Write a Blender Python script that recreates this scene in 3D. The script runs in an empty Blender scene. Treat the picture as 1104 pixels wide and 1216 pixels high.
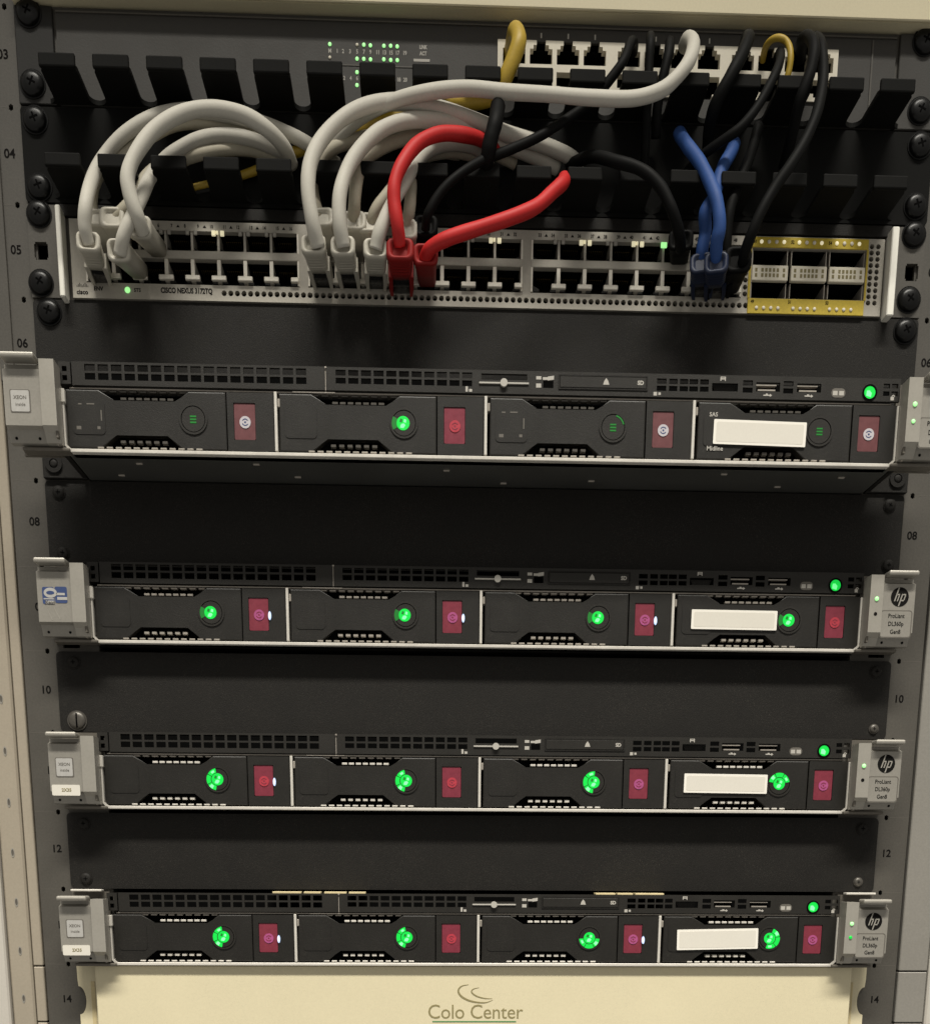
import bpy, bmesh, math, random
from mathutils import Matrix, Vector
random.seed(5)
S = 0.001            # everything below is written in millimetres
ZW = 2.0             # world height of z = 0 mm (z runs down the rack, one unit = 44.45 mm)
U = 44.45
scene = bpy.context.scene
COL = scene.collection

# ------------------------------------------------------------------ camera
CAM = (-34.683, -671.681, -524.351); YAW, PIT, ROL, FPX = -0.036, -0.204, -0.005, 1300.0
PX, PY = -7.441, 700.643
def _load_cam():
    Rz = Matrix.Rotation(YAW, 3, 'Z'); Rx = Matrix.Rotation(PIT, 3, 'X'); Ry = Matrix.Rotation(ROL, 3, 'Y')
    return Rz @ Rx @ Ry
CM = _load_cam()
cam_d = bpy.data.cameras.new('camera'); cam = bpy.data.objects.new('camera', cam_d); COL.objects.link(cam)
cam_d.sensor_fit = 'VERTICAL'; cam_d.sensor_height = 24.0; cam_d.lens = FPX / 1216 * 24.0
cam_d.shift_x = -PX / 1216; cam_d.shift_y = PY / 1216
cam_d.clip_start = 0.01; cam_d.clip_end = 50
cam.matrix_world = Matrix.Translation(Vector((CAM[0]*S, CAM[1]*S, CAM[2]*S + ZW))) @ (CM @ Matrix.Rotation(math.radians(90), 3, 'X')).to_4x4()
scene.camera = cam

def at(px, py, Y):
    """point of the rack (mm) seen at a photo pixel, at depth Y in front of (-) or behind (+) the rails"""
    d = CM @ Vector(((px - 552 - PX) / FPX, 1.0, -(py - 608 - PY) / FPX))
    t = (Y - CAM[1]) / d.y
    return Vector(CAM) + d * t

# ------------------------------------------------------------------ world, lamps, exposure
w = bpy.data.worlds.new('World'); scene.world = w; w.use_nodes = True
bg = w.node_tree.nodes['Background']; bg.inputs[0].default_value = (1.0, 0.955, 0.87, 1); bg.inputs[1].default_value = 0.34
scene.view_settings.view_transform = 'Standard'; scene.view_settings.look = 'None'
scene.view_settings.exposure = 0.0; scene.view_settings.gamma = 1.0
def lamp(name, loc, target, sx, sy, power, col, spread=180):
    l = bpy.data.lights.new(name, 'AREA'); l.shape = 'RECTANGLE'; l.size = sx*S; l.size_y = sy*S
    l.energy = power; l.color = col; l.spread = math.radians(spread)
    o = bpy.data.objects.new(name, l); COL.objects.link(o)
    p = Vector((loc[0]*S, loc[1]*S, loc[2]*S + ZW)); q = Vector((target[0]*S, target[1]*S, target[2]*S + ZW))
    o.location = p; o.rotation_euler = (q - p).to_track_quat('-Z', 'Y').to_euler()
    return o
lamp('ceiling_lamp', (10, -880, 1150), (0, -665, -900), 1700, 150, 33, (1.0, 0.955, 0.86), 68)

# ------------------------------------------------------------------ materials
def mat(name, col, rough=0.5, metal=0.0, var=0.10, scale=60.0, bump=0.0, bscale=1500.0, emit=None, estr=0.0, spec=0.5, coat=0.0, dust=0.0):
    m = bpy.data.materials.new(name); m.use_nodes = True
    nt = m.node_tree; b = nt.nodes['Principled BSDF']
    b.inputs['Roughness'].default_value = rough; b.inputs['Metallic'].default_value = metal
    b.inputs['Specular IOR Level'].default_value = spec
    b.inputs['Coat Weight'].default_value = coat
    b.inputs['Base Color'].default_value = (*col, 1)
    tc = nt.nodes.new('ShaderNodeTexCoord')
    if var > 0:
        n = nt.nodes.new('ShaderNodeTexNoise'); n.inputs['Scale'].default_value = scale; n.inputs['Detail'].default_value = 6
        n2 = nt.nodes.new('ShaderNodeTexNoise'); n2.inputs['Scale'].default_value = 900; n2.inputs['Detail'].default_value = 2
        nt.links.new(tc.outputs['Object'], n.inputs['Vector']); nt.links.new(tc.outputs['Object'], n2.inputs['Vector'])
        ad = nt.nodes.new('ShaderNodeMath'); ad.operation = 'ADD'
        nt.links.new(n.outputs['Fac'], ad.inputs[0]); nt.links.new(n2.outputs['Fac'], ad.inputs[1])
        mr = nt.nodes.new('ShaderNodeMapRange'); mr.inputs[1].default_value = 0.6; mr.inputs[2].default_value = 1.4
        mr.inputs[3].default_value = 1 - var; mr.inputs[4].default_value = 1 + var
        nt.links.new(ad.outputs[0], mr.inputs[0])
        mx = nt.nodes.new('ShaderNodeVectorMath'); mx.operation = 'SCALE'; mx.inputs[0].default_value = col
        nt.links.new(mr.outputs[0], mx.inputs['Scale']); nt.links.new(mx.outputs[0], b.inputs['Base Color'])
        if dust > 0:        # settled dust: fine specks that gather in broad smudges
            n3 = nt.nodes.new('ShaderNodeTexNoise'); n3.inputs['Scale'].default_value = 2600; n3.inputs['Detail'].default_value = 1
            n4 = nt.nodes.new('ShaderNodeTexNoise'); n4.inputs['Scale'].default_value = 18; n4.inputs['Detail'].default_value = 4; n4.inputs['Distortion'].default_value = 1.2
            nt.links.new(tc.outputs['Object'], n3.inputs['Vector']); nt.links.new(tc.outputs['Object'], n4.inputs['Vector'])
            q = nt.nodes.new('ShaderNodeMapRange'); q.inputs[1].default_value = 0.60; q.inputs[2].default_value = 0.72; nt.links.new(n3.outputs['Fac'], q.inputs[0])
            q2 = nt.nodes.new('ShaderNodeMapRange'); q2.inputs[1].default_value = 0.42; q2.inputs[2].default_value = 0.68; q2.inputs[3].default_value = 0.25; nt.links.new(n4.outputs['Fac'], q2.inputs[0])
            pr = nt.nodes.new('ShaderNodeMath'); pr.operation = 'MULTIPLY'; nt.links.new(q.outputs[0], pr.inputs[0]); nt.links.new(q2.outputs[0], pr.inputs[1])
            pr2 = nt.nodes.new('ShaderNodeMath'); pr2.operation = 'MULTIPLY'; pr2.inputs[1].default_value = dust; nt.links.new(pr.outputs[0], pr2.inputs[0])
            mi = nt.nodes.new('ShaderNodeMix'); mi.data_type = 'RGBA'; nt.links.new(pr2.outputs[0], mi.inputs[0]); nt.links.new(mx.outputs[0], mi.inputs[6]); mi.inputs[7].default_value = (0.20, 0.18, 0.15, 1)
            nt.links.new(mi.outputs[2], b.inputs['Base Color'])
        mr2 = nt.nodes.new('ShaderNodeMapRange'); mr2.inputs[3].default_value = rough - 0.08; mr2.inputs[4].default_value = min(1, rough + 0.10)
        nt.links.new(n.outputs['Fac'], mr2.inputs[0]); nt.links.new(mr2.outputs[0], b.inputs['Roughness'])
    if bump > 0:
        nb = nt.nodes.new('ShaderNodeTexNoise'); nb.inputs['Scale'].default_value = bscale; nb.inputs['Detail'].default_value = 3
        nt.links.new(tc.outputs['Object'], nb.inputs['Vector'])
        bp = nt.nodes.new('ShaderNodeBump'); bp.inputs['Strength'].default_value = bump; bp.inputs['Distance'].default_value = 0.0002
        nt.links.new(nb.outputs['Fac'], bp.inputs['Height']); nt.links.new(bp.outputs[0], b.inputs['Normal'])
    if emit:
        b.inputs['Emission Color'].default_value = (*emit, 1); b.inputs['Emission Strength'].default_value = estr
    return m
M_BLANK = mat('black_powder_coat', (0.0080, 0.0070, 0.0057), 0.65, spec=0.26, dust=0.16, var=0.26, bump=0.6, bscale=1800)
M_BLACK = mat('black_plastic', (0.012, 0.0112, 0.0098), 0.5, spec=0.3, var=0.12, bump=0.2)
M_DARK = mat('dark_cavity', (0.002, 0.002, 0.002), 0.9, spec=0.05, var=0)
M_MANAGER = mat('black_manager_plastic', (0.0068, 0.0068, 0.0063), 0.65, spec=0.08, var=0.15, bump=0.2)
M_SWITCH = mat('charcoal_switch_paint', (0.031, 0.0285, 0.0245), 0.6, var=0.08, bump=0.3)
M_RAIL = mat('grey_rail_paint', (0.068, 0.062, 0.052), 0.55, dust=0.12, var=0.2, scale=35, bump=0.25)
M_BEIGE = mat('cream_panel_paint', (0.64, 0.575, 0.395), 0.5, dust=0.25, var=0.05, scale=14, bump=0.15)
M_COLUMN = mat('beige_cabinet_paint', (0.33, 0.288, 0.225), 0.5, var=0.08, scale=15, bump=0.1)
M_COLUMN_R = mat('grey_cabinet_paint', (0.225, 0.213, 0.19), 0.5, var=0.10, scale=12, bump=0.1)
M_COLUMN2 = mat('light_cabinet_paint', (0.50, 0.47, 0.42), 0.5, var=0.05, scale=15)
M_BEZEL = mat('black_bezel_plastic', (0.0150, 0.0136, 0.0113), 0.5, spec=0.32, dust=0.10, var=0.16, bump=0.4, bscale=2500)
M_CARRIER = mat('black_carrier_plastic', (0.0115, 0.0104, 0.0086), 0.46, spec=0.36, dust=0.10, var=0.16, bump=0.4, bscale=2500)
M_SILVER = mat('bright_steel', (0.62, 0.59, 0.535), 0.4, 0.2, var=0.10, scale=120)
M_STEEL = mat('dull_steel', (0.34, 0.31, 0.27), 0.45, 0.3, var=0.15, scale=90)
M_EAR = mat('silver_ear_plastic', (0.27, 0.255, 0.225), 0.42, 0.2, dust=0.15, var=0.09, scale=70, bump=0.15)
M_EAR_LIGHT = mat('silver_ear_edge', (0.33, 0.312, 0.275), 0.4, 0.25, var=0.07, scale=70)
M_EAR_DARK = mat('ear_hinge_metal', (0.12, 0.108, 0.09), 0.5, 0.3, var=0.2)
M_CFACE = mat('grey_switch_face', (0.40, 0.375, 0.325), 0.5, 0.3, var=0.09, scale=50, bump=0.1)
M_CBAR = mat('pale_port_metal', (0.78, 0.74, 0.65), 0.4, 0.4, var=0.1)
M_HANDLE = mat('white_handle_edge', (0.88, 0.86, 0.78), 0.4, var=0.03)
M_YELLOW = mat('yellow_port_trim', (0.50, 0.37, 0.03), 0.5, var=0.15, scale=200)
M_WHITEP = mat('off_white_plastic', (0.72, 0.67, 0.55), 0.45, var=0.05)
M_LABEL = mat('white_label', (0.66, 0.63, 0.56), 0.6, var=0.03, scale=60)
M_LABEL_E = mat('white_label_edge', (0.80, 0.77, 0.70), 0.6, var=0.0)
M_PRINT_W = mat('pale_print', (0.42, 0.40, 0.36), 0.6, var=0)
M_PRINT_K = mat('dark_print', (0.006, 0.0055, 0.005), 0.8, spec=0.1, var=0)
M_PRINT_G = mat('grey_print', (0.11, 0.10, 0.085), 0.6, var=0)
M_LOGO = mat('olive_print', (0.23, 0.195, 0.09), 0.6, var=0)
M_LOGO_G = mat('green_print', (0.07, 0.22, 0.08), 0.6, var=0)
M_BLUEP = mat('blue_sticker', (0.035, 0.06, 0.16), 0.4, var=0.1)
M_STICK = mat('pale_sticker', (0.42, 0.41, 0.39), 0.4, 0.1, var=0.08, scale=300)
M_RED = mat('maroon_latch', (0.185, 0.022, 0.040), 0.4, var=0.15, scale=300)
M_RED_DULL = mat('dull_maroon_latch', (0.125, 0.036, 0.040), 0.45, var=0.15, scale=300)
M_PINK = mat('pink_latch_mark', (0.36, 0.07, 0.20), 0.4, var=0.2, scale=400)
M_REDMARK = mat('red_latch_mark', (0.40, 0.035, 0.055), 0.4, var=0.2, scale=400)
M_GREYMARK = mat('silver_latch_mark', (0.50, 0.47, 0.50), 0.4, var=0.1)
M_GREEN = mat('green_light', (0.0, 0.3, 0.03), 0.4, var=0, emit=(0.0, 0.52, 0.045), estr=1.05)
M_GREENHOT = mat('green_light_core', (0.2, 0.8, 0.3), 0.4, var=0, emit=(0.10, 1.0, 0.20), estr=1.25)
M_GREENDIM = mat('dim_green_light', (0.0, 0.05, 0.01), 0.4, var=0, emit=(0.015, 0.22, 0.02), estr=0.7)
M_GREENPALE = mat('pale_green_light', (0.3, 0.7, 0.3), 0.4, var=0, emit=(0.38, 0.95, 0.32), estr=0.9)
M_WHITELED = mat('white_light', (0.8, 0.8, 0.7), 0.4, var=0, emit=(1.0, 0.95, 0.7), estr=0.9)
M_PORTLED = mat('warm_port_light', (0.8, 0.75, 0.5), 0.4, var=0, emit=(1.0, 0.9, 0.6), estr=0.45)
M_BLUEGLINT = mat('bluish_glint', (0.4, 0.5, 0.7), 0.3, var=0, emit=(0.45, 0.6, 0.9), estr=0.7)
M_GOLD = mat('gold_contacts', (0.20, 0.14, 0.05), 0.35, 0.8, var=0)
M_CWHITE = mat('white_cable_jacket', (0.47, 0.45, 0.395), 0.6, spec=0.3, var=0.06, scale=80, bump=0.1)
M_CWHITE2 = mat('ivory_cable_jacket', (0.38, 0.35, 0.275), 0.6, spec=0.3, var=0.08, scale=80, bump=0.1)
M_PLUGW = mat('white_boot_rubber', (0.46, 0.435, 0.37), 0.5, var=0.08, scale=120, bump=0.2)
M_CRED = mat('red_cable_jacket', (0.46, 0.016, 0.016), 0.55, spec=0.3, var=0.08, scale=80)
M_CBLUE = mat('blue_cable_jacket', (0.022, 0.065, 0.22), 0.6, spec=0.3, var=0.1, scale=80)
M_CYEL = mat('yellow_cable_jacket', (0.40, 0.27, 0.025), 0.5, var=0.1, scale=80)
M_CBLACK = mat('black_cable_jacket', (0.0038, 0.0039, 0.0038), 0.6, spec=0.10, var=0.15, scale=80)
M_CLEAR = mat('smoky_plug', (0.016, 0.016, 0.016), 0.25, var=0.1)
M_SCREW = mat('black_screw', (0.003, 0.003, 0.003), 0.3, 0.0, spec=0.25, var=0.1)
M_SCREWG = mat('grey_screw', (0.085, 0.078, 0.068), 0.4, 0.4, var=0.2)
M_UNDER = mat('zinc_underside', (0.060, 0.060, 0.055), 0.5, 0.2, var=0.25, scale=25, dust=0.2)
M_BOOTRED = mat('dark_red_boot', (0.24, 0.010, 0.009), 0.55, spec=0.3, var=0.1)
M_BOOTBLUE = mat('dark_blue_boot', (0.006, 0.013, 0.04), 0.5, var=0.1)
M_TAPE_SHADE = mat('cream_tape_and_shade', (0.55, 0.46, 0.26), 0.6, var=0.1, scale=200)
M_TAN = mat('tan_cable_jacket', (0.10, 0.075, 0.06), 0.4, var=0.1)

# ------------------------------------------------------------------ mesh helpers
class MB:
    """collects shapes (mm) into one mesh"""
    def __init__(self): self.bm = bmesh.new(); self.mats = []; self.mi = 0
    def use(self, m):
        if m not in self.mats: self.mats.append(m)
        self.mi = self.mats.index(m); return self
    def _tag(self, faces):
        for f in faces: f.material_index = self.mi
    def box(self, x0, x1, y0, y1, z0, z1, bev=0.0, seg=1):
        co = [(x, y, z) for x in (x0, x1) for y in (y0, y1) for z in (z0, z1)]
        v = [self.bm.verts.new(c) for c in co]
        F = [(0, 1, 3, 2), (4, 6, 7, 5), (0, 4, 5, 1), (2, 3, 7, 6), (0, 2, 6, 4), (1, 5, 7, 3)]
        fs = [self.bm.faces.new([v[i] for i in f]) for f in F]; self._tag(fs)
        if bev > 0:
            es = list({e for f in fs for e in f.edges})
            r = bmesh.ops.bevel(self.bm, geom=es, offset=bev, segments=seg, affect='EDGES', profile=0.5)
            self._tag(r['faces'])
        return self
    def prism(self, pts, y0, y1):
        """outline in x,z (counter-clockwise seen from the front), extruded y0 (front) .. y1"""
        a = [self.bm.verts.new((p[0], y0, p[1])) for p in pts]; b = [self.bm.verts.new((p[0], y1, p[1])) for p in pts]
        n = len(pts); fs = [self.bm.faces.new(a), self.bm.faces.new(b[::-1])]
        for i in range(n): fs.append(self.bm.faces.new((a[(i+1) % n], a[i], b[i], b[(i+1) % n])))
        self._tag(fs); return self
    def profile_x(self, pts, x0, x1):
        """outline in y,z extruded along x"""
        a = [self.bm.verts.new((x0, p[0], p[1])) for p in pts]; b = [self.bm.verts.new((x1, p[0], p[1])) for p in pts]
        n = len(pts); fs = [self.bm.faces.new(a[::-1]), self.bm.faces.new(b)]
        for i in range(n): fs.append(self.bm.faces.new((a[i], a[(i+1) % n], b[(i+1) % n], b[i])))
        self._tag(fs); return self
    def profile_z(self, pts, z0, z1):
        a = [self.bm.verts.new((p[0], p[1], z0)) for p in pts]; b = [self.bm.verts.new((p[0], p[1], z1)) for p in pts]
        n = len(pts); fs = [self.bm.faces.new(a[::-1]), self.bm.faces.new(b)]
        for i in range(n): fs.append(self.bm.faces.new((a[i], a[(i+1) % n], b[(i+1) % n], b[i])))
        self._tag(fs); return self
    def disc(self, x, z, r, y0, y1, n=20, rx=None):
        return self.prism([(x + (rx or r)*math.cos(2*math.pi*i/n), z + r*math.sin(2*math.pi*i/n)) for i in range(n)][::1], y0, y1)
    def ring(self, x, z, r0, r1, y0, y1, a0=0, a1=360, n=24):
        full = abs(a1 - a0) >= 359.9
        A = [math.radians(a0 + (a1-a0)*i/n) for i in range(n if full else n + 1)]
        vs = [[self.bm.verts.new((x + r*math.cos(a), y, z + r*math.sin(a))) for (r, y) in ((r0, y0), (r1, y0), (r1, y1), (r0, y1))] for a in A]
        m = len(vs); fs = []
        for i in range(m if full else m - 1):
            p, q = vs[i], vs[(i+1) % m]
            for k in range(4): fs.append(self.bm.faces.new((p[k], p[(k+1) % 4], q[(k+1) % 4], q[k])))
        if not full: fs.append(self.bm.faces.new(vs[0][::-1])); fs.append(self.bm.faces.new(vs[-1]))
        self._tag(fs); return self
    def dome(self, x, z, r, h, y, n=20):
        """pan head, bulging toward -y from plane y"""
        prof = [(r, 0), (r, -h*0.35), (r*0.86, -h*0.75), (r*0.55, -h*0.96), (r*0.2, -h)]
        rings = [[self.bm.verts.new((x + a*math.cos(2*math.pi*i/n), y + d, z + a*math.sin(2*math.pi*i/n))) for i in range(n)] for a, d in prof]
        fs = []
        for p, q in zip(rings, rings[1:]):
            for i in range(n): fs.append(self.bm.faces.new((p[i], p[(i+1) % n], q[(i+1) % n], q[i])))
        fs.append(self.bm.faces.new(rings[-1])); self._tag(fs)
        for f in fs: f.smooth = True
        return self
    def rectgrid(self, x0, x1, z0, z1, y0, y1, holes):
        """plate with rectangular openings (unions allowed); y0 front, y1 back"""
        xs = sorted({round(v, 4) for v in [x0, x1] + [c for h in holes for c in h[:2]] if x0 <= v <= x1})
        zs = sorted({round(v, 4) for v in [z0, z1] + [c for h in holes for c in h[2:]] if z0 <= v <= z1})
        nx, nz = len(xs) - 1, len(zs) - 1
        solid = [[not any(h[0] - 1e-6 < (xs[i]+xs[i+1])/2 < h[1] + 1e-6 and h[2] - 1e-6 < (zs[j]+zs[j+1])/2 < h[3] + 1e-6 for h in holes) for j in range(nz)] for i in range(nx)]
        vc = {}
        def V(i, j, b):
            k = (i, j, b)
            if k not in vc: vc[k] = self.bm.verts.new((xs[i], y1 if b else y0, zs[j]))
            return vc[k]
        fs = []
        sol = lambda i, j: 0 <= i < nx and 0 <= j < nz and solid[i][j]
        for i in range(nx):
            for j in range(nz):
                if not solid[i][j]: continue
                fs.append(self.bm.faces.new((V(i, j, 0), V(i+1, j, 0), V(i+1, j+1, 0), V(i, j+1, 0))))
                fs.append(self.bm.faces.new((V(i, j, 1), V(i, j+1, 1), V(i+1, j+1, 1), V(i+1, j, 1))))
                for (di, dj, a, b) in ((-1, 0, (i, j), (i, j+1)), (1, 0, (i+1, j+1), (i+1, j)), (0, -1, (i+1, j), (i, j)), (0, 1, (i, j+1), (i+1, j+1))):
                    if not sol(i+di, j+dj): fs.append(self.bm.faces.new((V(*a, 0), V(*b, 0), V(*b, 1), V(*a, 1))))
        self._tag(fs); return self
    def roundhole(self, x, z, hw, hh, r, y0, y1, n=12):
        """square tile (half sizes hw, hh) with a round opening of radius r"""
        o = []; c = []
        for i in range(n):
            a = 2*math.pi*(i + 0.5)/n; ca, sa = math.cos(a), math.sin(a)
            k = min(hw/abs(ca) if abs(ca) > 1e-9 else 1e9, hh/abs(sa) if abs(sa) > 1e-9 else 1e9)
            o.append((x + ca*k, z + sa*k)); c.append((x + r*ca, z + r*sa))
        cor = [(x + sx*hw, z + sz*hh) for sx, sz in ((1, 1), (-1, 1), (-1, -1), (1, -1))]
        O = [self.bm.verts.new((p[0], y0, p[1])) for p in o]; C = [self.bm.verts.new((p[0], y0, p[1])) for p in c]
        B = [self.bm.verts.new((p[0], y1, p[1])) for p in c]; K = [self.bm.verts.new((p[0], y0, p[1])) for p in cor]
        fs = []
        for i in range(n):
            j = (i + 1) % n
            am = (2*math.pi*(i + 1)/n)
            ci = None
            for q, (sx, sz) in enumerate(((1, 1), (-1, 1), (-1, -1), (1, -1))):
                ca = math.atan2(sz*hh, sx*hw) % (2*math.pi)
                a0, a1 = 2*math.pi*(i+.5)/n, 2*math.pi*(i+1.5)/n
                if a0 - 1e-9 <= ca < a1 - 1e-9 or a0 - 1e-9 <= ca + 2*math.pi < a1 - 1e-9: ci = q
            if ci is None: fs.append(self.bm.faces.new((C[i], C[j], O[j], O[i])))
            else: fs.append(self.bm.faces.new((C[i], C[j], O[j], K[ci], O[i])))
            fs.append(self.bm.faces.new((C[j], C[i], B[i], B[j])))
        self._tag(fs); return self
    def tube(self, pts, r, n=14, res=6, cap=True, flat=None):
        P = catmull(pts, res); R = r if callable(r) else (lambda t: r)
        rings = []; N = len(P); T = [(P[min(i+1, N-1)] - P[max(i-1, 0)]).normalized() for i in range(N)]
        nrm = T[0].orthogonal().normalized()
        for i in range(N):
            if i: nrm = (nrm - T[i]*nrm.dot(T[i])).normalized()
            b = T[i].cross(nrm); rr = R(i/(N-1))
            rings.append([self.bm.verts.new(P[i] + nrm*rr*math.cos(2*math.pi*k/n) + b*rr*math.sin(2*math.pi*k/n)) for k in range(n)])
        fs = []
        for p, q in zip(rings, rings[1:]):
            for k in range(n): fs.append(self.bm.faces.new((p[k], p[(k+1) % n], q[(k+1) % n], q[k])))
        if cap: fs.append(self.bm.faces.new(rings[0][::-1])); fs.append(self.bm.faces.new(rings[-1]))
        for f in fs: f.smooth = True
        self._tag(fs); return self
    def mesh(self, name, m=None):
        if m is not None and not self.mats: self.mats = [m]
        bmesh.ops.recalc_face_normals(self.bm, faces=self.bm.faces)
        bmesh.ops.scale(self.bm, vec=(S, S, S), verts=self.bm.verts)
        me = bpy.data.meshes.new(name); self.bm.to_mesh(me); self.bm.free()
        for x in self.mats: me.materials.append(x)
        return me
def catmull(pts, res):
    pts = [Vector(p) for p in pts]
    if len(pts) < 3: return pts
    P = [pts[0]*2 - pts[1]] + pts + [pts[-1]*2 - pts[-2]]; out = []
    for i in range(1, len(P) - 2):
        a, b, c, d = P[i-1:i+3]
        for k in range(res):
            t = k/res
            out.append(0.5*((2*b) + (c-a)*t + (2*a-5*b+4*c-d)*t*t + (3*b-a-3*c+d)*t**3))
    out.append(pts[-1]); return out
def link(name, me, parent=None, loc=(0, 0, 0), rot=None):
    o = bpy.data.objects.new(name, me); COL.objects.link(o)
    if parent: o.parent = parent; o.location = (loc[0]*S, loc[1]*S, loc[2]*S)
    else: o.location = (loc[0]*S, loc[1]*S, loc[2]*S + ZW)
    if rot: o.rotation_euler = rot
    return o
def thing(name, label, cat, loc=(0, 0, 0), group=None):
    o = link(name, None, None, loc); o['label'] = label; o['category'] = cat
    if group: o['group'] = group
    return o
def part(name, mb, m, parent, loc=(0, 0, 0), rot=None, label=None):
    o = link(name, mb.mesh(name, m), parent, loc, rot)
    if label: o['label'] = label
    return o
def text_mesh(s, size, align='CENTER', shear=0.0, sx=1.0, space=1.0, bold=0.0, depth=0.05):
    c = bpy.data.curves.new('lettering', 'FONT'); c.body = s; c.size = size*S; c.align_x = align; c.align_y = 'CENTER'
    c.extrude = depth*S; c.shear = shear; c.space_character = space; c.offset = bold*S; c.resolution_u = 3
    o = bpy.data.objects.new('lettering', c); COL.objects.link(o)
    dg = bpy.context.evaluated_depsgraph_get(); dg.update()
    me = bpy.data.meshes.new_from_object(o.evaluated_get(dg))
    me.transform(Matrix.Rotation(math.radians(90), 4, 'X') @ Matrix.Diagonal((sx, 1, 1, 1)))
    bpy.data.objects.remove(o); bpy.data.curves.remove(c)
    return me
_tc = {}
def text(name, s, size, m, parent, loc, **k):
    key = (s, size, m.name, tuple(sorted(k.items())))
    if key not in _tc:
        me = text_mesh(s, size, **k); me.materials.clear(); me.materials.append(m); _tc[key] = me
    return link(name, _tc[key], parent, loc)

# shared small hardware
def screw_mesh(r, h, m, slot=False):
    b = MB().use(m).dome(0, 0, r, h, 0)
    b.ring(0, 0, r*0.98, r*1.12, -0.5, 0.3)
    b.use(M_DARK)
    if slot: b.box(-r*0.09, r*0.09, -h*1.03, -h*0.9, -r*0.8, r*0.8)
    else:
        b.box(-r*0.07, r*0.07, -h*1.04, -h*0.9, -r*0.36, r*0.36); b.box(-r*0.36, r*0.36, -h*1.045, -h*0.9, -r*0.07, r*0.07)
    return b.mesh('screw')
SCREW = screw_mesh(6.0, 3.2, M_SCREW); SCREW_S = screw_mesh(3.3, 1.6, M_BLANK); SCREW_G = screw_mesh(5.0, 1.8, M_SCREWG, True); SCREW_K = screw_mesh(2.6, 1.5, M_SCREWG)
def screw(parent, x, z, y=-2.0, me=None, a=0.0):
    o = link('screw', me or SCREW, parent, (x, y, z)); o.rotation_euler = (0, math.radians(a), 0); return o

# ------------------------------------------------------------------ cabinet: interior, rails, side columns
b = MB(); b.box(-300, 300, 640, 646, -760, 60); b.box(-306, -300, 6, 646, -760, 60); b.box(300, 306, 6, 646, -760, 60)
b.box(-300, 300, 6, 640, 60, 66); b.box(-300, 300, 6, 640, -766, -760)
o = part('cabinet_interior', b, M_DARK, None); o['kind'] = 'structure'

def rail(side):
    lab = 'grey painted rack post with black unit numbers, %s of all the equipment' % ('left' if side < 0 else 'right')
    t = thing('rack_post', lab, 'rack post', (0, 0, -320), 'numbered posts of the rack')
    zo = 320
    holes = []
    for k in range(0, 17):
        for f in (0.145, 0.5, 0.855):
            z = -U*(k + f) + zo; c = side*232.6
            holes.append((c - 4.7, c + 4.7, z - 4.7, z + 4.7))
        z = -U*k + zo; c = side*246.4
        holes.append((c - 1.1, c + 1.1, z - 1.1, z + 1.1)); holes.append((c - 0.5, c + 0.5, z - 1.5, z + 1.5))
    x0, x1 = sorted((side*217.0, side*260.2))
    b = MB().rectgrid(x0, x1, -740 + zo, 45 + zo, 0, 2.5, holes)
    xo = side*260.2; x0, x1 = sorted((xo, xo - side*2.5)); b.box(x0, x1, 2.5, 60, -740 + zo, 45 + zo)
    xi = side*217.0; x0, x1 = sorted((xi, xi + side*2.5)); b.box(x0, x1, 2.5, 40, -740 + zo, 45 + zo)
    part('flange', b, M_RAIL, t)
    if side < 0:
        part('edge_strip', MB().box(-262, -253.8, -1.2, -0.02, -262 + zo, 45 + zo, 0.2), M_RAIL, t)
    e = MB()
    for k in range(1, 16):
        z = -U*k + zo; x0, x1 = sorted((side*248.3, side*259.5)); e.box(x0, x1, -0.05, 0.05, z - 0.12, z + 0.12)
    part('unit_line', e, M_PRINT_G, t)['kind'] = 'stuff'
    for k in range(1, 16):
        text('unit_number', '%02d' % k, 6.0, M_PRINT_K, t, (side*248.9 + (0.2 if side < 0 else -0.9), -0.08, -U*(k - .5) + 1.1 + zo), sx=0.98, bold=0.12)
    return t
rail(-1); rail(1)

def column(side):
    word = 'left' if side < 0 else 'right'
    t = thing('cabinet_column', ('beige cabinet column with a line of small slots, at the far left edge' if side < 0 else 'pale grey smooth cabinet column at the far right edge'), 'cabinet frame', (side*270, 0, -700))
    zo = 700; xo = -side*270
    def bx(b, a, c, y0, y1, z0, z1, bev=0.3):
        x0, x1 = sorted((side*a + xo, side*c + xo)); b.box(x0, x1, y0, y1, z0 + zo, z1 + zo, bev)
    if side < 0: inner, outer, far = (261.0, 266.8), (267.2, 280.5), (281, 330)
    else: inner, outer, far = (261.4, 279.3), (279.8, 300), (300.5, 340)
    segs = [(-578.6, 60), (-612.4, -579.4), (-770, -613.2)] if side < 0 else [(-580.8, 60), (-613.0, -581.6), (-770, -613.8)]
    for z0, z1 in segs:
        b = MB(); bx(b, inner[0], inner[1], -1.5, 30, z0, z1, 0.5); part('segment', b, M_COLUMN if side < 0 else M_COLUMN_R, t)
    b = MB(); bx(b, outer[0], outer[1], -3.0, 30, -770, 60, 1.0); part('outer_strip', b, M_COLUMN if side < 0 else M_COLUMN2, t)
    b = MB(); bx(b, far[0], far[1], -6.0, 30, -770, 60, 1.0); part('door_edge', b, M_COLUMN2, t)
    if side < 0:
        for k in range(-9, 7):
            z = -512.5 + k*28.6
            b = MB().use(M_EAR_LIGHT).ring(0, 0, 0.75, 1.05, -0.15, 0.3, n=12)
            b.use(M_EAR_DARK).disc(0, 0, 0.75, -0.03, 0.3, 12)
            o = part('slot', b, M_EAR_DARK, t, (-273.4 + xo, -3.05, z + zo)); o.scale = (1.0, 1.0, 2.6)
column(-1); column(1)

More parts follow.
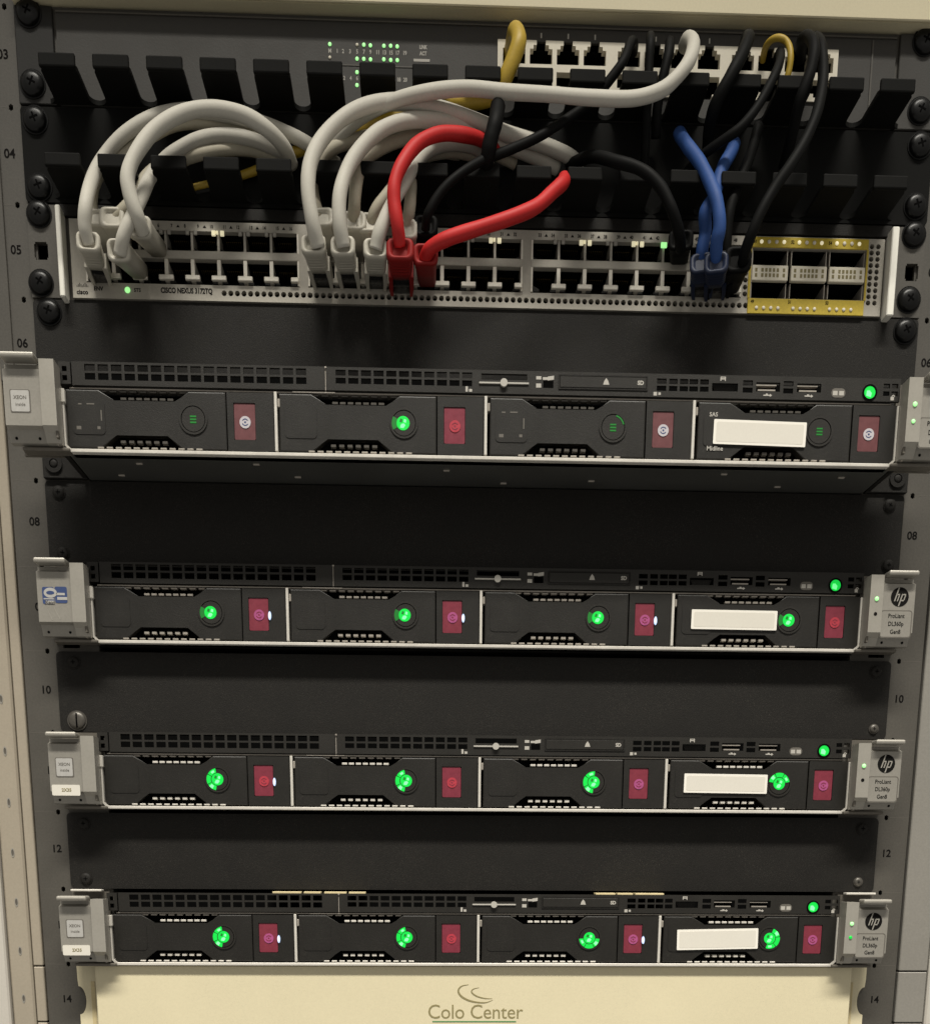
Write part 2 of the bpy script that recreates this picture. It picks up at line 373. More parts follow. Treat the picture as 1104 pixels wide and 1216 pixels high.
# ------------------------------------------------------------------ blanking panels
def roundrect(x0, x1, z0, z1, r, n=4):
    pts = []
    for cx, cz, a in ((x1-r, z1-r, 0), (x0+r, z1-r, 90), (x0+r, z0+r, 180), (x1-r, z0+r, 270)):
        for i in range(n + 1):
            q = math.radians(a + 90*i/n); pts.append((cx + r*math.cos(q), cz + r*math.sin(q)))
    return pts
def blank(k, label, screws):
    zc = -U*(k - .5)
    t = thing('blanking_panel', label, 'blank panel', (0, 0, zc), 'plain black panels filling empty rack units')
    b = MB().prism(roundrect(-241.2, 241.2, -21.8, 21.8, 2.5), -1.8, -0.05)
    for sz in (-1, 1): z0, z1 = sorted((sz*21.3, sz*19.6)); b.box(-215, 215, -0.04, 14, z0, z1)
    part('panel', b, M_BLANK, t)
    for x, z, me, a in screws: screw(t, x, z - zc, -1.8, me, a)
blank(6, 'plain black panel directly beneath the silver switch, big black screw at each upper end', [(-232.7, -228.8, SCREW, 20), (233.9, -228.6, SCREW, 60)])
blank(8, 'plain black panel, darkest one, in the shadow beneath the pulled-out top server', [(-233.8, -317.7, SCREW_S, 0), (232.8, -317.0, SCREW_S, 30), (234.5, -348.7, SCREW_S, 0), (-233.5, -348.7, SCREW_S, 10)])
blank(10, 'plain black panel marked 10 with a grey slotted screw at its lower left', [(-231.4, -438.0, SCREW_G, 0), (233.6, -438.3, SCREW_K, 0), (-231.4, -406.3, SCREW_S, 0), (232.4, -406.3, SCREW_S, 0)])
blank(12, 'plain black panel marked 12, lowest of the plain black ones, above the bottom server', [(-232.0, -527.2, SCREW_S, 0), (231.3, -527.0, SCREW_K, 0), (-231.4, -495.5, SCREW_S, 0), (231.4, -495.5, SCREW_S, 0)])

# cream panels, top and bottom
t = thing('blanking_panel', 'unmarked cream yellow metal panel across the very top of the rack', 'panel', (0, 0, -60))
part('panel', MB().box(-241, 241, -10.0, -8.2, -28.4, 28, 0.5).box(-241, 241, -8.0, 0.8, -28.4, -26.9).box(-241, 241, -8.0, 0.8, 26, 28), M_BEIGE, t)
t = thing('blanking_panel', 'cream metal panel at the bottom printed Colo Center under a double swoosh', 'panel', (0, 0, -620))
pb = MB().box(-228.5, 229.5, -8.2, -6.8, -44, 42.0, 0.5); pb.box(-228.5, 229.5, -6.7, 12, 40.6, 41.9)
part('panel', pb, M_BEIGE, t)
for sx in (-1, 1):
    arc_ = [(240.6 - 4.2*math.cos(q)*(1 if abs(q) < 1.6 else 0), 20.5 + 8.6*math.sin(q)) for q in [math.radians(-90 + 15*i) for i in range(13)]]
    out = [(229.9, -44), (240.6, -44)] + arc_ + [(241.0, 34.0), (241.0, 41.5), (229.9, 41.5)]
    out = [(sx*x, z) for x, z in out]
    part('mounting_flange', MB().prism(out if sx > 0 else out[::-1], -2.0, -0.05), M_BEIGE, t)
    x0, x1 = sorted((sx*230.6, sx*233.2)); part('flange_shade', MB().box(x0, x1, -2.3, -2.02, -2, 32, 0.1), M_TAPE_SHADE, t)  # shading along the flange, painted as a darker strip
text('lettering', 'Colo Center', 12.4, M_LOGO, t, (-1.0, -8.25, 14.0), sx=0.93, space=0.97)
def swoosh(p, th):
    P = catmull([Vector((x, 0, z)) for x, z in p], 6); n = len(P); a = []; c = []
    for i, q in enumerate(P):
        T = (P[min(i+1, n-1)] - P[max(i-1, 0)]).normalized(); N = Vector((-T.z, 0, T.x)); h = th*math.sin(math.pi*(0.04 + 0.92*i/(n-1)))/2
        a.append((q.x + N.x*h, q.z + N.z*h)); c.append((q.x - N.x*h, q.z - N.z*h))
    return a + c[::-1]
b = MB()
b.prism(swoosh([(-5.2, 31.0), (-9.4, 30.0), (-11.4, 27.2), (-9.2, 23.6), (-3.5, 20.9), (4.5, 20.0), (9.6, 21.6)], 1.15), -0.05, 0.05)
b.prism(swoosh([(1.2, 29.2), (-2.4, 28.2), (-3.2, 26.2), (0.2, 23.8), (5.2, 22.6), (9.4, 22.5)], 0.8), -0.05, 0.05)
part('swoosh_emblem', b, M_LOGO, t, (0, -8.3, 0))
part('underline', MB().box(-26.5, 24.5, -0.04, 0.04, -0.35, 0.35), M_LOGO_G, t, (-0.5, -8.3, 8.4))

# ------------------------------------------------------------------ upper switch (unit 3)
def tri_text(*a, **k): return text(*a, **k)
t = thing('network_switch', 'charcoal switch at the top with green indicator dots and a cream port block', 'network switch', (0, 0, -111.1))
zo = 111.1
b = MB().rectgrid(-220.3, 217.6, -132.6 + zo, -89.6 + zo, -1.6, 0, [(7.0, 186.6, -121.5 + zo, -97.8 + zo)])
b.box(-220.3, 217.6, 0.02, 1.0, -89.5 + zo, -89.2 + zo)
part('face_plate', b, M_SWITCH, t)
part('chassis', MB().box(-219, 217, 26, 300, -131 + zo, -90.5 + zo), M_DARK, t)
part('trim_and_highlight', MB().box(-220.0, 217.4, -2.4, -1.62, -91.9 + zo, -91.2 + zo).box(204.5, 205.3, -2.1, -1.62, -131 + zo, -92.5 + zo).box(-64, -63.0 + 37.4, -1.85, -1.62, -111.3 + zo, -110.7 + zo).box(-76.5, -64.3, -1.85, -1.62, -111.2 + zo, -110.7 + zo), M_RAIL, t)  # first strip puts the bezel's top highlight into lighter paint
for sx in (-1, 1):
    x0, x1 = sorted((sx*(221.8 if sx < 0 else 219.4), sx*241.2))
    e = part('mounting_ear', MB().box(x0, x1, -2.2, -0.05, -132.8 + zo, -89.2 + zo, 0.4), M_BLACK if sx < 0 else M_SWITCH, t)
for x, z in ((-233.7, -92.9), (-233.7, -124.1), (232.2, -93.0), (232.4, -124.3)): screw(t, x, z + zo, -2.2, SCREW, 25)
cs = [15.6 + 60.2*g + 14.1*i for g in range(3) for i in range(4)]
holes = []
for c in cs:
    for (w2, z0, z1) in ((5.85, -108.4, -101.6), (4.0, -101.6, -99.9), (2.4, -99.9, -97.8)): holes.append((c-w2, c+w2, z0 + zo, z1 + zo))
    for (w2, z0, z1) in ((5.85, -118.0, -111.8), (4.0, -119.7, -118.0), (2.4, -121.5, -119.7)): holes.append((c-w2, c+w2, z0 + zo, z1 + zo))
for g in (0, 1):
    x = 64.6 + 60.2*g; 
part('port_block', MB().rectgrid(7.0, 186.6, -121.5 + zo, -97.8 + zo, -2.6, 1.5, holes), M_WHITEP, t)
pm = MB().use(M_DARK)
pm.box(-6.3, 6.3, 12, 12.6, -4.2, 4.4); pm.box(-6.8, -6.3, 1.6, 12.6, -4.2, 4.4); pm.box(6.3, 6.8, 1.6, 12.6, -4.2, 4.4)
pm.box(-6.3, 6.3, 1.6, 12.6, 4.4, 4.9); pm.box(-6.3, 6.3, 1.6, 12.6, -4.7, -4.2)
pm.use(M_GOLD)
for i in range(8): pm.box(-3.7 + i*1.05 - .2, -3.7 + i*1.05 + .2, 3.5, 9, -3.6, -3.2)
pm = pm.mesh('ethernet_port')
for c in cs:
    for z in (-104.6, -114.8): link('ethernet_port', pm, t, (c, 0, z + zo))
tick = MB().box(-.35, .35, -1.9, -1.62, -1.1, 1.1).mesh('port_tick', M_PRINT_W)
for c in cs[:4] + cs[5:8]: link('port_tick', tick, t, (c, 0, -95.2 + zo))
def led(parent, x, z, m, r=0.95, y=-1.62, name='indicator_light'):
    key = ('led', m.name, r)
    if key not in _tc: _tc[key] = MB().dome(0, 0, r, r*0.6, 0, 10).mesh('indicator_light', m)
    return link(name, _tc[key], parent, (x, y, z))
for x, z in [(-80.2, -101.9), (-62.6, -101.7), (-59.2, -101.9), (-52.2, -101.9), (-48.7, -101.8), (-45.3, -102.0), (-66.2, -108.0), (-62.7, -108.0), (-59.2, -108.1), (-52.3, -107.9), (-48.7, -108.1), (-45.3, -108.1), (-66.3, -114.0), (-66.4, -119.8)]:
    led(t, x, z + zo, M_GREENPALE, 0.9)
for x, z in [(-80.3, -107.8), (-66.1, -101.8), (-48.5, -113.8)]: led(t, x, z + zo, M_WHITEP, 0.8)
for x, s in ((-80.2, 'M'), (-76.4, '1'), (-73.4, '2'), (-69.8, '3'), (-66.1, '5'), (-62.6, '7'), (-59.2, '9'), (-55.4, '11'), (-52.0, '13'), (-48.6, '15'), (-45.2, '17'), (-41.4, '19')):
    text('lettering', s, 2.6, M_PRINT_W, t, (x, -1.65, -104.9 + zo), sx=0.8, bold=0.08)
for x, s in ((-73.0, '2'), (-69.6, '4'), (-66.3, '6'), (-47.2, '16'), (-44.6, '18'), (-41.2, '20')): text('lettering', s, 2.5, M_PRINT_W, t, (x, -1.65, -116.8 + zo), sx=0.8, bold=0.08)
text('lettering', 'LINK', 2.4, M_PRINT_W, t, (-31.8, -1.65, -102.0 + zo), sx=0.75, bold=0.1)
text('lettering', 'ACT', 2.4, M_PRINT_W, t, (-31.8, -1.65, -104.8 + zo), sx=0.75, bold=0.1)
part('printed_bar', MB().box(-36.8, -28.4, -0.05, 0.05, -.6, .6), M_PRINT_W, t, (0, -1.66, -107.8 + zo))

# ------------------------------------------------------------------ cable manager (unit 4)
t = thing('cable_manager', 'black finger duct between the two switches, its rows of teeth holding the patch cables', 'cable manager', (0, 0, -155.5))
zo = 155.5
b = MB().prism(roundrect(-241.2, 241.2, -177.2 + zo, -133.8 + zo, 2.0), -2.0, -0.05)
part('back_plate', b, M_MANAGER, t)
for x, z in ((-233.7, -140.0), (-233.7, -170.5), (233.9, -140.0), (234.2, -168.4)): screw(t, x, z + zo, -2.0, SCREW, -20)
def finger_mesh():
    b = MB(); g = 4.25; hw = 8.95; base = 13.2
    pr = []
    for i in range(7):
        a = math.radians(90 - 90*i/6)       # concave root on the right
        pr.append((base - g + g*(1 - math.cos(a)) - 0*g, -(2.0 + g - g*math.sin(a) + 0.0)))
    right = [(base, 0.0), (base, -2.0)] + [(base - g*math.sin(math.radians(90*i/6)), -2.0 - g + g*math.cos(math.radians(90*i/6))) for i in range(1, 7)] + [(hw, -26.0), (hw - 1.0, -28.2), (hw - 3, -29.0)]
    pts = right + [(-x, y) for x, y in right[::-1]]
    b.profile_z(pts[::-1], -1.1, 1.1)
    b.box(-hw, hw, -30.4, -28.0, -1.4, 4.6, 0.7, 2)
    return b.mesh('finger', M_MANAGER)
fm = finger_mesh()
for n in range(17):
    x = -213.2 + 26.4*n
    link('finger', fm, t, (x, 0, -131.4 + zo)); link('finger', fm, t, (x, 0, -174.2 + zo))
part('lower_flange', MB().box(-226.2, 222.4, -2.6, -0.1, -183.6 + zo, -178.0 + zo, 0.3), M_BLANK, t)

# ------------------------------------------------------------------ lower switch (unit 5)
t = thing('port_switch', 'silver grey switch full of ports, yellow trimmed uplink cages at its right', 'network switch', (0, 0, -203.5))
zo = 203.5
FX0, FX1 = -219.2, 218.6
groups = [(-211.6, -98.4), (-93.6, 21.6), (26.2, 141.0)]
op = [(g0, g1, -214.6 + zo, -189.3 + zo) for g0, g1 in groups]
cage = (146.6, 208.6)
op += [(146.4, 208.8, -214.6 + zo, -190.6 + zo)]
# perforated areas are cut out of the plate and filled by tiles
bh = (-140.6, 146.0 - 0.2, -220.1 + zo, -216.5 + zo)
rv = (209.9, 216.9, -217.2 + zo, -187.0 + zo)
lv = (141.6, 144.8, -214.4 + zo, -187.6 + zo)
b = MB().rectgrid(FX0, FX1, -222.1 + zo, -184.9 + zo, -3.0, 0.5, op + [bh, rv, lv])
n = 81; pw = (bh[1] - bh[0])/n
for i in range(n): b.roundhole(bh[0] + (i + .5)*pw, -218.3 + zo, pw/2, 1.8, 1.38, -3.0, 0.5)
nz = 10; ph = (rv[3] - rv[2])/nz
for j in range(nz):
    for i in range(2):
        b.roundhole(rv[0] + (i + .5)*3.5, rv[2] + (j + .5)*ph, 1.75, ph/2, 1.25, -3.0, 0.5)
nz = 8; ph = (lv[3] - lv[2])/nz
for j in range(nz): b.roundhole((lv[0]+lv[1])/2, lv[2] + (j + .5)*ph, 1.6, ph/2, 1.25, -3.0, 0.5)
part('face_plate', b, M_CFACE, t)
part('chassis', MB().box(-218, 217.6, 16, 360, -221.6 + zo, -185.6 + zo), M_DARK, t)
part('top_cover', MB().box(-218.6, 218, 0.6, 15.9, -185.3 + zo, -184.6 + zo), M_BLANK, t)
for sx in (-1, 1):
    a, c = (225.0, 241.2) if sx < 0 else (224.5, 241.2)
    hx = sx*234.9; hz = -199.9 + zo
    x0, x1 = sorted((sx*a, sx*c))
    part('mounting_ear', MB().rectgrid(x0, x1, -221.9 + zo, -178.3 + zo, -2.0, -0.05, [(hx-3.6, hx+3.6, hz-3.2, hz+3.2), (hx-3.0, hx+3.0, hz-4.2, hz+4.2)]), M_RAIL, t)
    x0, x1 = ((-224.4, -221.7) if sx < 0 else (219.9, 223.8))
    part('handle_edge', MB().box(x0, x1, -9.5, 0, -224.4 + zo, -181.8 + zo, 0.5), M_HANDLE, t)
for x, z in ((-234.8, -182.8), (-236.0, -215.2), (234.5, -182.0), (234.4, -213.4)): screw(t, x, z + zo, -2.0, SCREW, 35)
div = MB().box(-0.95, 0.95, -3.2, 10, -10.6, -0.1).mesh('divider', M_CBAR)
divu = MB().box(-0.6, 0.6, -2.6, 10, 0.1, 10.4).mesh('divider', M_CFACE)
foot = MB().box(-3.9, 3.9, -5.2, -3.0, -1.15, 1.15, 0.3).mesh('foot_tab', M_CBAR)
hfoot = MB().box(-2.6, 1.6, -5.2, -3.0, -1.15, 1.15, 0.3).mesh('foot_tab', M_CBAR)
tab = MB().box(-3.1, -1.2, -3.9, -2.8, -2.2, 0, 0.2).box(1.2, 3.1, -3.9, -2.8, -2.2, 0, 0.2).mesh('light_pipe', M_EAR_LIGHT)
tablit = MB().box(-3.3, -1.2, -4.0, -2.8, -2.4, 0, 0.2).box(1.2, 3.3, -4.0, -2.8, -2.4, 0, 0.2).box(-1.0, .2, -3.9, -2.8, -1.6, 0, 0.2).mesh('light_pipe', M_PORTLED)
tabgrn = MB().box(-1.6, 1.6, -4.2, -2.8, -2.6, -0.2, 0.2).mesh('light_pipe', M_GREENPALE)
port = MB().use(M_DARK)
port.box(-6.4, 6.4, 11, 11.6, -5, 5); port.box(-6.4, 6.4, 0, 11, 4.7, 5.0); port.box(-6.4, 6.4, 0, 11, -5.0, -4.7)
port.use(M_BLACK); port.prism([(-6.3, -4.7), (-3.0, -4.7), (-3.0, -3.4), (-6.3, -1.6)], 0.5, 4).prism([(6.3, -4.7), (6.3, -1.6), (3.0, -3.4), (3.0, -4.7)], 0.5, 4)
port.use(M_GOLD)
for i in range(8): port.box(-3.7 + i*1.05 - .2, -3.7 + i*1.05 + .2, 4.5, 9, 3.3, 3.7)
port = port.mesh('ethernet_port')
lit = {(0, 4), (1, 6), (2, 1), (2, 3)}
for gi, (g0, g1) in enumerate(groups):
    pw = (g1 - g0 - 1.6)/8
    part('middle_bar', MB().box(g0, g1, -3.6, 10, -202.6 + zo, -198.7 + zo, 0.3), M_CFACE, t)
    for a_ in (g0, g1 - 0.9): part('group_frame', MB().box(a_, a_ + 0.9, -3.4, 8, -214.2 + zo, -189.6 + zo), M_CBAR, t)
    for i in range(8):
        c = g0 + 0.8 + (i + .5)*pw
        link('ethernet_port', port, t, (c, 0, -194.0 + zo)); o = link('ethernet_port', port, t, (c, 0, -207.9 + zo)); 
        if i < 7:
            x = g0 + 0.8 + (i + 1)*pw
            link('divider', div, t, (x, 0, -202.6 + zo)); link('divider', divu, t, (x, 0, -198.7 - 0.2 + zo))
            link('foot_tab', foot, t, (x, 0, -212.0 + zo))
            link('light_pipe', tablit if (gi, i) in lit else (tabgrn if (gi, i) == (2, 4) else tab), t, (x, 0, -189.2 + zo))
    link('foot_tab', hfoot, t, (g1 - 1.8, 0, -212.0 + zo))
    for i in range(8):
        c = g0 + 0.8 + (i + .5)*pw; n0 = gi*16 + 2*i + 1
        text('lettering', '%d' % n0, 2.3, M_PRINT_K, t, (c - 3.4, -3.08, -187.2 + zo), sx=0.8, bold=0.05)
        text('lettering', '%d' % (n0 + 1), 2.3, M_PRINT_K, t, (c + 3.6, -3.08, -187.2 + zo), sx=0.8, bold=0.05)
        if i == 0 and gi == 0: tri = MB().prism([(-.9, -.6), (.9, -.6), (0, .7)], -0.05, 0.05).mesh('printed_arrow', M_PRINT_K)
        link('printed_arrow', tri, t, (c, -3.08, -187.2 + zo))
led(t, -203.2, -190.6 + zo, M_GREENPALE, 1.3, -3.6); led(t, -190.2, -217.9 + zo, M_GREENPALE, 1.5, -3.0)
led(t, 118.4, -190.6 + zo, M_WHITELED, 1.1, -3.8)
text('lettering', 'CISCO NEXUS 3172TQ', 3.5, M_PRINT_K, t, (-158.8, -3.08, -217.7 + zo), sx=0.78, bold=0.12)
text('lettering', 'ENV', 2.6, M_PRINT_K, t, (-205.6, -3.08, -217.6 + zo), bold=0.08); text('lettering', 'STS', 2.4, M_PRINT_K, t, (-185.0, -3.08, -217.9 + zo), bold=0.05)
text('lettering', 'cisco', 3.0, M_PRINT_K, t, (-214.2, -3.08, -219.4 + zo), bold=0.08)
b = MB()
for i, h in enumerate((.7, 1.3, 1.9, 1.3, .7, 1.3, 1.9, 1.3, .7)): b.box(-217 + i*.72, -216.7 + i*.72, -3.1, -2.98, -216.9 + zo, -216.9 + h + zo)
part('emblem_bars', b, M_PRINT_K, t)
# uplink cages
for c in range(3):
    x0 = cage[0] + c*21.0 + (0.3 if c else 0); x1 = x0 + 19.3
    for z0, z1 in ((-198.6, -190.9), (-214.4, -206.8)):
        b = MB().use(M_DARK).box(x0, x1, 13, 14, z0 + zo, z1 + zo).box(x0, x1, -1, 13, z1 - .3 + zo, z1 + zo).box(x0, x1, -1, 13, z0 + zo, z0 + .3 + zo)
        b.use(M_STEEL).box(x0 - .05, x0 + .35, -2.4, 12, z0 + .3 + zo, z1 - .3 + zo).box(x1 - .35, x1 + .05, -2.4, 12, z0 + .3 + zo, z1 - .3 + zo)
        part('uplink_cage', b, M_DARK, t)
    p = part('cage_label', MB().box(x0 - .2, x1 + .2, -4.0, -1.5, -206.4 + zo, -199.0 + zo, 0.3), M_WHITEP, t)
    b = MB()
    for i, dx in enumerate((2.0, 5.4, 7.5, 9.6, 11.7, 13.8, 17.2)):
        for dz in (-201.4, -203.9): b.box(x0 + dx - .62, x0 + dx + .62, -4.12, -3.98, dz - .85 + zo, dz + .85 + zo)
    o = part('printed_grid', b, M_LOGO, p)
b = MB().box(144.6, 209.6, -3.7, -2.9, -190.4 + zo, -185.4 + zo, 0.2).box(144.9, 209.2, -3.7, -2.9, -222.3 + zo, -214.9 + zo, 0.2)
b.box(144.6, 145.9, -3.65, -2.9, -214.8 + zo, -190.5 + zo).box(208.9, 209.9, -3.65, -2.9, -214.8 + zo, -190.5 + zo)
part('yellow_trim', b, M_YELLOW, t)
for c in range(3):
    for i in range(4):
        led(t, 150.8 + c*20.6 + i*4.1, -187.8 + zo, M_PORTLED if (i in (0, 3)) else M_WHITEP, 1.0, -3.7)
        led(t, 149.8 + c*20.2 + i*3.95, -219.6 + zo, M_WHITEP, 0.95, -3.7)
    text('lettering', '%d' % (49 + 2*c), 2.2, M_PRINT_K, t, (147.4 + c*20.6, -3.78, -216.6 + zo), sx=.8, bold=0.05)
    text('lettering', '%d' % (50 + 2*c), 2.2, M_PRINT_K, t, (147.2 + c*20.6, -3.78, -187.8 + zo), sx=.8, bold=0.05)

# ------------------------------------------------------------------ servers
DX = [-162.9, -54.2, 55.2, 164.6]
# -- shared meshes
def carrier_meshes():
    L, R, T, B = -53.0, 53.0, 8.6, -18.9
    pts = [(L, B), (-36.0, B), (-28.2, -11.8), (-1.6, -11.8), (5.8, B), (28.6, B), (28.6, T), (9.4, T), (2.6, 3.0), (-28.6, 3.0), (-36.2, T), (L, T)]
    f = MB().prism(pts, -1.0, 5)
    # raised square pad left
    f.prism(roundrect(-50.0, -33.5, -12.4, 3.6, 2.0), -1.25, -1.0)
    ed = [e for e in f.bm.edges if all(abs(v.co.y + 1.0) < 1e-4 for v in e.verts) and len(e.link_faces) == 2 and any(abs(v.co.y - 5) < 1e-3 for g in e.link_faces for v in g.verts)]
    bmesh.ops.bevel(f.bm, geom=ed, offset=0.7, segments=2, affect='EDGES', profile=0.5)
    f.mats = [M_CARRIER]
    f = f.mesh('carrier_face', M_CARRIER)
    h = MB().rectgrid(29.1, R, B, T, -1.0, 5, [(32.4, 43.6, -13.6, 3.8)]).mesh('latch_housing', M_CARRIER)
    bk = MB().box(L + .5, R - .5, 5.2, 120, B + .3, T - .3).mesh('drive_body', M_DARK)
    def fins(x0, x1, z, hh, pitch=5.1, wd=3.5, ya=0.2, yb=3.0):
        b = MB(); x = x0
        while x < x1: b.box(x, x + wd, ya, yb, z - hh/2, z + hh/2, 0.15); x += pitch
        return b
    v = []
    for args, m, nm in (((-38, 14, -18.6, 0.8, 4.6, 3.2, -1.5, -0.6), M_STEEL, 'vent_slats'), ((-26.5, -3, -15.1, 1.4, 4.3, 2.7), M_STEEL, 'vent_slats'), ((-36, 8, 8.35, 0.75), M_STEEL, 'vent_slats'), ((-25.5, 0, 5.0, 1.2, 4.0, 3.0), M_STEEL, 'vent_slats')):
        v.append(fins(*args).mesh(nm, m))
    return f, h, bk, v
CF, CH, CBK, CV = carrier_meshes()
CV_DIM = []
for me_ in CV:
    c_ = me_.copy(); c_.materials[0] = M_SCREWG; CV_DIM.append(c_)  # dimmer slat copies, weaker light put into the material
CV_DIM[0] = CV[0]
CV_BRIGHT = []
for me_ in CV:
    c_ = me_.copy(); c_.materials[0] = M_SILVER; CV_BRIGHT.append(c_)  # brighter slat copies, stronger light put into the material
CV_BRIGHT[2] = CV[2]
BTN = MB().use(M_BEZEL).ring(0, 0, 6.3, 7.3, -1.55, -0.9, n=28).use(M_DARK).ring(0, 0, 5.9, 6.2, -1.1, -0.9, n=28).use(M_BEZEL).disc(0, 0, 5.9, -1.35, -0.9, 28).mesh('status_button')
LATCH = MB().prism(roundrect(-5.4, 5.4, -8.5, 8.5, 0.7), -0.6, 4).mesh('release_latch', M_RED)
LATCH7 = LATCH.copy(); LATCH7.materials[0] = M_RED_DULL
def mark(m):
    b = MB().use(m).disc(0, 0, 2.9, -0.25, 0, 20)
    b.use(M_RED if m is not M_GREYMARK else M_BLUEP).ring(0, 0, 1.3, 1.75, -0.32, -0.24, 30, 150, 6).ring(0, 0, 1.3, 1.75, -0.32, -0.24, 200, 330, 6).disc(0, 0, 0.5, -0.32, -0.24, 8)
    return b.mesh('latch_mark')
MARKS = {'s': mark(M_GREYMARK), 'p': mark(M_PINK), 'r': mark(M_REDMARK)}
ICON = MB()
for z in (-1.6, -0.2, 1.2): ICON.box(-1.6, 1.6, -1.5, -1.36, z - .35, z + .45, 0.1)
ICON = ICON.mesh('disk_symbol', M_GREENDIM)
HOT = MB().use(M_GREENHOT).prism([(-1.5, -2.2), (0.2, -2.4), (1.2, -1.0), (.5, -.2), (-.8, -.4), (-1.4, -1.3)], -1.62, -1.5).prism([(.2, .5), (1.5, .1), (1.7, 1.5), (.6, 1.9)], -1.62, -1.5).use(M_GREENDIM).prism([(-1.9, .6), (-.6, .3), (-.3, 1.7), (-1.3, 2.2)], -1.6, -1.5).use(M_GREEN).disc(0, 0, 3.4, -1.5, -1.36, 20).mesh('light_core')
def arc(a0, a1, r0=3.7, r1=6.3, m=M_GREEN, hot=True):
    b = MB().use(m)
    if not hot: return b.ring(0, 0, r0, r1, -1.5, -1.36, a0, a1, 14)
    w_ = (a1 - a0)/3
    for k in range(3):
        b.use(m).ring(0, 0, r0 + .12*(k % 2), r1 - .15*((k + 1) % 2), -1.5, -1.36, a0 + w_*k + (2 if k else 0), a0 + w_*(k + 1) - (2 if k < 2 else 0), 6)
        if k != 1: b.use(M_GREENHOT).ring(0, 0, r0 + .5, r1 - .9 + .3*k, -1.6, -1.5, a0 + w_*k + 12, a0 + w_*(k + .62), 4)
    return b
VERT_EDGE = MB().box(-.75, .75, -2.2, 6, -19.0, 8.9, 0.2).mesh('bay_divider', M_SILVER)

